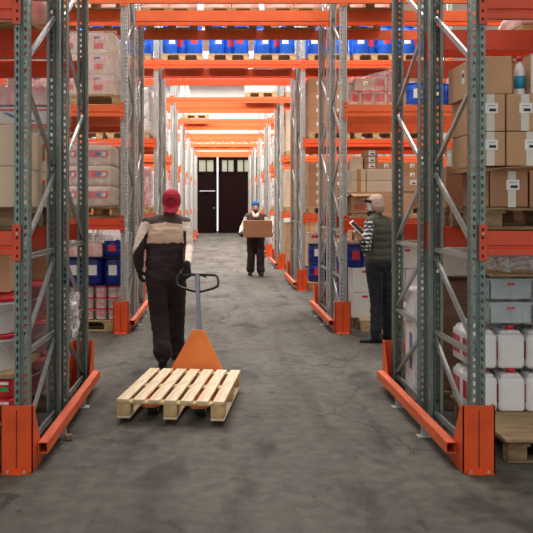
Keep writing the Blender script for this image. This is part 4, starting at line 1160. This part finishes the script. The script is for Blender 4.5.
# ---- worker pulling the jack (seen from behind, facing +y)
O1 = V(-.53, 8.38, 0)
gl = GRIP-O1
J = dict(pel=V(-.0, .02, .93), waist=V(.0, .03, 1.12), chest=V(.0, .05, 1.33), neck=V(.03, .06, 1.50), head=V(.052, .085, 1.63),
         sl=V(-.185, .04, 1.43), sr=V(.185, .05, 1.43), el=V(-.272, -.02, 1.18), er=V(.228, -.04, 1.19), wl=V(-.268, .0, .975),
         hl=V(-.095, .02, .91), hr=V(.09, .04, .91), kl=V(-.075, .10, .50), kr=V(.09, .30, .52), al=V(-.03, -.02, .115), ar=V(.075, .50, .10),
         footl=V(-.05, 1, 0).normalized(), footr=V(.08, 1, 0).normalized())
J['wr'] = gl+V(-.012, .0, .085); 
J['handl'] = (V(.12, .25, -.9), V(.5, 0, 0), V(.1, 1, .2), 1.0, .55); J['handr'] = (V(-.0, -.05, -1), V(0, -1, .0), V(-1, 0, 0), 1.0, 1.15)
J['pitchl'] = .0
p1 = person('person', 'worker in red cap and brown and cream jacket pulling the pallet jack', O1, 0)
hh, HP = head_hulls(J['head'], V(0, 1, 0))
link('body', blob('body', body_hulls(J, 0)+hh, .007, ['skin'], 3), p1)
def jacket(J, mats, pick, wr=.007, infl=.018, hem=.0, hang=.8):
    Hs = [[(J['pel']+V(-.092, 0, .08+hem), .115), (J['pel']+V(.092, 0, .08+hem), .115), (J['waist']+V(-.09, 0, 0), .11), (J['waist']+V(.09, 0, 0), .11)],
          [(J['waist']+V(-.09, 0, 0), .11), (J['waist']+V(.09, 0, 0), .11), (J['chest']+V(-.1, 0, 0), .115), (J['chest']+V(.1, 0, 0), .115)],
          [(J['chest']+V(-.1, 0, 0), .11), (J['chest']+V(.1, 0, 0), .11), (J['sl'], .068), (J['sr'], .068), (J['neck']+V(0, 0, -.03), .07)],
          seg(J['neck']+V(0, 0, -.03), J['neck']+V(0, 0, .015), .07, .066)]
    for s in 'lr':
        S, E, W_ = J['s'+s], J['e'+s], J['w'+s]; W2 = E+(W_-E)*.88
        Hs += [seg(S, E, .072, .060), seg(E, W2, .060, .046)]
    return blob('jacket', Hs, .010, mats, 4, pick, wr=wr, seed=3)
def pk1(c):
    x, z = c.x, c.z
    for s, sg in (('l', -1), ('r', 1)):
        S, E = J['s'+s], J['e'+s]
        arm = x*sg > .165+(1.43-z)*.10 or (x*sg > .19 and z < 1.40)
        if arm and z < 1.45:
            if sg < 0: return 2 if (z > 1.16+(x+.30)*1.6) else 0
            return 2 if x > .205+(1.19-z)*-.02 or z > 1.36 else 0
    if z > 1.445+(-abs(x))*.15: return 1
    if z > 1.24: return 3
    return 0
link('jacket', jacket(J, ['brown', 'brownyoke', 'cream2', 'cream'], pk1, hem=-.0), p1)
link('trousers', trousers(J, 'brown', wide=.026, wr=.011), p1)
for s in 'lr': boot(J, s, p1)
for s in 'lr':
    a = list(J['hand'+s]); a = a[:5]; w_ = J['w'+s]
    link('glove', blob('glove', hand_hulls(w_, *a, .004)+[seg(w_-a[0].normalized()*.02, w_+a[0].normalized()*.02, .034, .03)], .005, ['glove'], 2), p1)
# cap, worn backwards: brim over the nape
def pkc(c): return 0
cap = [[(HP(0, -.012, .055), .095), (HP(0, -.012, .02), .097)], [(HP(0, .02, .02), .09)],
       [(HP(-.07, -.055, -.01), .012), (HP(.07, -.055, -.01), .012), (HP(-.06, -.11, -.085), .007), (HP(.06, -.11, -.085), .007), (HP(0, -.13, -.095), .007)]]
cme = blob('cap', cap, .006, ['capred', 'capdark'], 3, lambda c: 1 if (c.y < J['head'].y-.07 and abs(c.x-J['head'].x) < .045 and .02 < c.z-J['head'].z < .065 and abs((V(c.x, 0, c.z)-V(J['head'].x, 0, J['head'].z+.02)).length-.034) < .009) else 0)
link('cap', cme, p1)

# ---- man in olive vest (local facing +y, rotated towards the left)
O2 = V(1.885, 9.95, 0)
RZ = math.radians(46)
inv = Matrix.Rotation(-RZ, 4, 'Z')
def loc2(px, py, d): return inv @ (V(px_x(px, d), d, px_z(py, d))-O2)
J = dict(pel=V(0, -.02, .93), waist=V(0, -.01, 1.11), chest=V(0, .0, 1.31), neck=V(0, .03, 1.46), head=V(0, .055, 1.588),
         sl=V(-.185, .0, 1.39), sr=V(.185, .0, 1.39), hl=V(-.09, 0, .91), hr=V(.09, 0, .91))
J['el'] = loc2(366, 249, 9.66); J['wl'] = loc2(361, 239.5, 9.60)
J['er'] = loc2(372, 240, 10.25); J['wr'] = loc2(371.5, 207, 10.0)
J['kl'] = loc2(376.5, 303, 9.88); J['kr'] = loc2(387, 300, 10.02); J['al'] = loc2(375.5, 336, 9.86); J['ar'] = loc2(388, 333, 10.1)
J['pel'] = J['pel']+loc2(379, 270, 9.95)*.0
J['footl'] = (inv @ V(-1, .12, 0)).normalized(); J['footr'] = (inv @ V(-.9, .4, 0)).normalized()
tabw = V(px_x(357.5, 9.6), 9.60, px_z(228, 9.6)); tl = inv @ (tabw-O2)
fd = (tl-J['wl']).normalized()
J['handl'] = ((inv @ V(-.45, .35, .55)).normalized(), (inv @ V(.56, -.39, .65)).normalized(), (inv @ V(.5, .2, .6)).normalized(), .9, .5)
J['handr'] = ((inv @ V(-.1, -.1, .95)).normalized(), (inv @ V(-1, -.2, 0)).normalized(), (inv @ V(0, -1, 0)).normalized(), .9, .9)
p2 = person('person', 'man in beige beanie, olive quilted vest and plaid shirt standing with a tablet', O2, RZ)
hh, HP2 = head_hulls(J['head'], V(-.25, 1, 0).normalized())
link('body', blob('body', body_hulls(J, 0)+hh, .007, ['skin'], 3), p2)
# shirt
Hs = [[(J['chest']+V(-.08, 0, -.1), .09), (J['chest']+V(.08, 0, -.1), .09), (J['sl'], .062), (J['sr'], .062), (J['neck']+V(0, 0, -.02), .06)]]
for s in 'lr':
    S, E, W_ = J['s'+s], J['e'+s], J['w'+s]; Hs += [seg(S, E, .064, .054), seg(E, E+(W_-E)*.86, .053, .04)]
link('shirt', blob('shirt', Hs, .009, ['plaid'], 3, wr=.005), p2)
# quilted vest
def quilt(me):
    me.update()
    for v in me.vertices:
        ph = (v.co.z % .085)/.085; v.co += v.normal*(.010*abs(math.sin(PI*ph))**.5-.004+.004*noise.noise(v.co*14))
    return me
Hs = [[(J['pel']+V(-.085, 0, .06), .112), (J['pel']+V(.085, 0, .06), .112), (J['waist']+V(-.08, 0, 0), .112), (J['waist']+V(.08, 0, 0), .112)],
      [(J['waist']+V(-.08, 0, 0), .112), (J['waist']+V(.08, 0, 0), .112), (J['chest']+V(-.095, 0, 0), .115), (J['chest']+V(.095, 0, 0), .115)],
      [(J['chest']+V(-.095, 0, 0), .115), (J['chest']+V(.095, 0, 0), .115), (V(-.15, 0, 1.405), .075), (V(.15, 0, 1.405), .075), (J['neck']+V(0, 0, -.02), .075)],
      seg(J['neck']+V(0, 0, -.03), J['neck']+V(0, 0, .035), .078, .07)]
link('vest', quilt(blob('vest', Hs, .009, ['vest'], 3)), p2)
link('trousers', trousers(J, 'denim', wide=-.004), p2)
for s in 'lr': boot(J, s, p2)
bn = [[(HP2(0, -.02, .065), .096), (HP2(0, -.018, .015), .097)], [(HP2(0, -.035, .08), .082), (HP2(0, -.035, .01), .095)]]
link('beanie', blob('beanie', bn, .006, ['beanie'], 3), p2)
link('hair', blob('hair', [[(HP2(0, -.05, -.04), .05), (HP2(.04, -.03, -.03), .035), (HP2(-.045, -.03, -.03), .035)], [(HP2(-.06, .02, -.045), .015), (HP2(0, .07, -.08), .022), (HP2(.06, .02, -.045), .015)]], .006, ['hair'], 2), p2)
# tablet
tb = thing('tablet', 'white framed tablet with dark screen in the left hand of the man in the vest', 'tablet', tabw)
u = V(.66, -.15, -.66).normalized(); v_ = V(.42, .88, .21); v_ = (v_-u*v_.dot(u)).normalized(); n_ = u.cross(v_)
tb.rotation_euler = Matrix((u, v_, n_)).transposed().to_euler()
b = MB(); b.box((0, 0, 0), (.215, .14, .008), 'whitep', .003, segs=2); link('casing', b.mesh('casing'), tb)
b = MB(); b.box((0, 0, .0045), (.175, .12, .001), 'black'); link('screen', b.mesh('screen'), tb)
# scanner in the right hand
wm = Matrix.Translation(O2) @ Matrix.Rotation(RZ, 4, 'Z')
sc = V(px_x(367.8, 9.75), 9.75, px_z(206, 9.75))
s_ = thing('barcode_scanner', 'black and grey handheld scanner raised by the man in the vest', 'scanner', sc)
b = MB(); b.box((0, 0, .055), (.085, .06, .035), 'black', .008, segs=2, rot=Matrix.Rotation(.2, 4, 'Y')); b.box((-.045, 0, .064), (.012, .05, .03), 'grey', .004); link('scan_head', b.mesh('scan_head'), s_)
b = MB(); b.box((.012, 0, -.005), (.036, .036, .11), 'whitep', .01, segs=2, rot=Matrix.Rotation(-.25, 4, 'Y')); b.box((.022, 0, -.07), (.034, .036, .04), 'black', .008); link('grip', b.mesh('grip'), s_)

# ---- far worker carrying a box (facing the camera)
O3 = V(.85, 19.55, 0)
J = dict(pel=V(0, 0, .90), waist=V(0, .0, 1.08), chest=V(0, .0, 1.28), neck=V(0, .02, 1.44), head=V(0, .045, 1.565),
         sl=V(-.185, .0, 1.37), sr=V(.185, .0, 1.37), el=V(-.30, .02, 1.12), er=V(.30, .02, 1.12), wl=V(-.362, .22, .97), wr=V(.362, .22, .97),
         hl=V(-.09, 0, .88), hr=V(.09, 0, .88), kl=V(-.11, .05, .48), kr=V(.1, .02, .48), al=V(-.115, .08, .10), ar=V(.115, -.04, .10),
         footl=V(-.15, 1, 0).normalized(), footr=V(.15, 1, 0).normalized())
J['handl'] = (V(.15, .9, -.25), V(1, 0, 0), V(0, 0, 1), 1.0, .35); J['handr'] = (V(-.15, .9, -.25), V(-1, 0, 0), V(0, 0, 1), 1.0, .35)
p3 = person('person', 'worker in blue knit hat and dark overalls carrying a big brown box towards the camera', O3, PI)
hh, HP3 = head_hulls(J['head'], V(0, 1, 0))
link('body', blob('body', body_hulls(J, 0)+hh, .007, ['skin'], 3), p3)
def pk3(c): return 1 if abs(c.x) > .2 and c.z < 1.36 else 0
link('jacket', jacket(J, ['brownyoke', 'fleece'], pk3), p3)
link('collar', blob('collar', [[(J['neck']+V(-.05, .03, .01), .035), (J['neck']+V(-.03, .12, -.06), .04)], [(J['neck']+V(.05, .03, .01), .035), (J['neck']+V(.03, .12, -.06), .04)], [(J['neck']+V(-.05, -.02, .02), .04), (J['neck']+V(.05, -.02, .02), .04)]], .008, ['fleece'], 2), p3)
link('trousers', trousers(J, 'brown', wide=.03, wr=.01), p3)
for s in 'lr': boot(J, s, p3)
for s in 'lr':
    a = J['hand'+s]; w_ = J['w'+s]
    link('glove', blob('glove', hand_hulls(w_, *a, .004)+[seg(w_-a[0].normalized()*.03, w_+a[0].normalized()*.02, .036, .032)], .006, ['glove'], 2), p3)
link('knit_hat', blob('knit_hat', [[(HP3(0, -.022, .08), .088), (HP3(0, -.025, .06), .090)], [(HP3(0, -.02, .09), .07), (HP3(0, -.03, .13), .045)]], .006, ['bluehat'], 3), p3)
link('moustache', blob('moustache', [[(HP3(-.03, .085, -.045), .008), (HP3(0, .098, -.040), .008)], [(HP3(.03, .085, -.045), .008), (HP3(0, .098, -.040), .008)], [(HP3(-.055, .04, -.06), .014), (HP3(0, .075, -.085), .02), (HP3(.055, .04, -.06), .014)]], .004, ['hair'], 1), p3)
for hp_, pp in ((HP, p1), (HP2, p2), (HP3, p3)):
    for s in (-1, 1):
        b = MB(); bm = b.bm; i = b.mi('eye'); vs = ell(bm, hp_(s*.03, .074, .004), (.011, .008, .006), 8)
        link('eye', b.mesh('eye', True), pp)
    b = MB(); b.mi('lip'); ell(b.bm, hp_(0, .088, -.056), (.02, .006, .005), 8); link('mouth', b.mesh('mouth', True), pp)
carton((O3.x+.03, O3.y-.36, .90), (.65, .34, .385), 'big brown box carried by the far worker in the blue hat', 'card_dark', tape=None, sticker=False, tape_x=0)

for lab_, names in LABELS.items():
    if len(names) > 1: print('DUP LABEL', lab_, names[:4])

for lab_ in LABELS:
    if len(lab_.split()) > 16: print('LONG', len(lab_.split()), lab_)
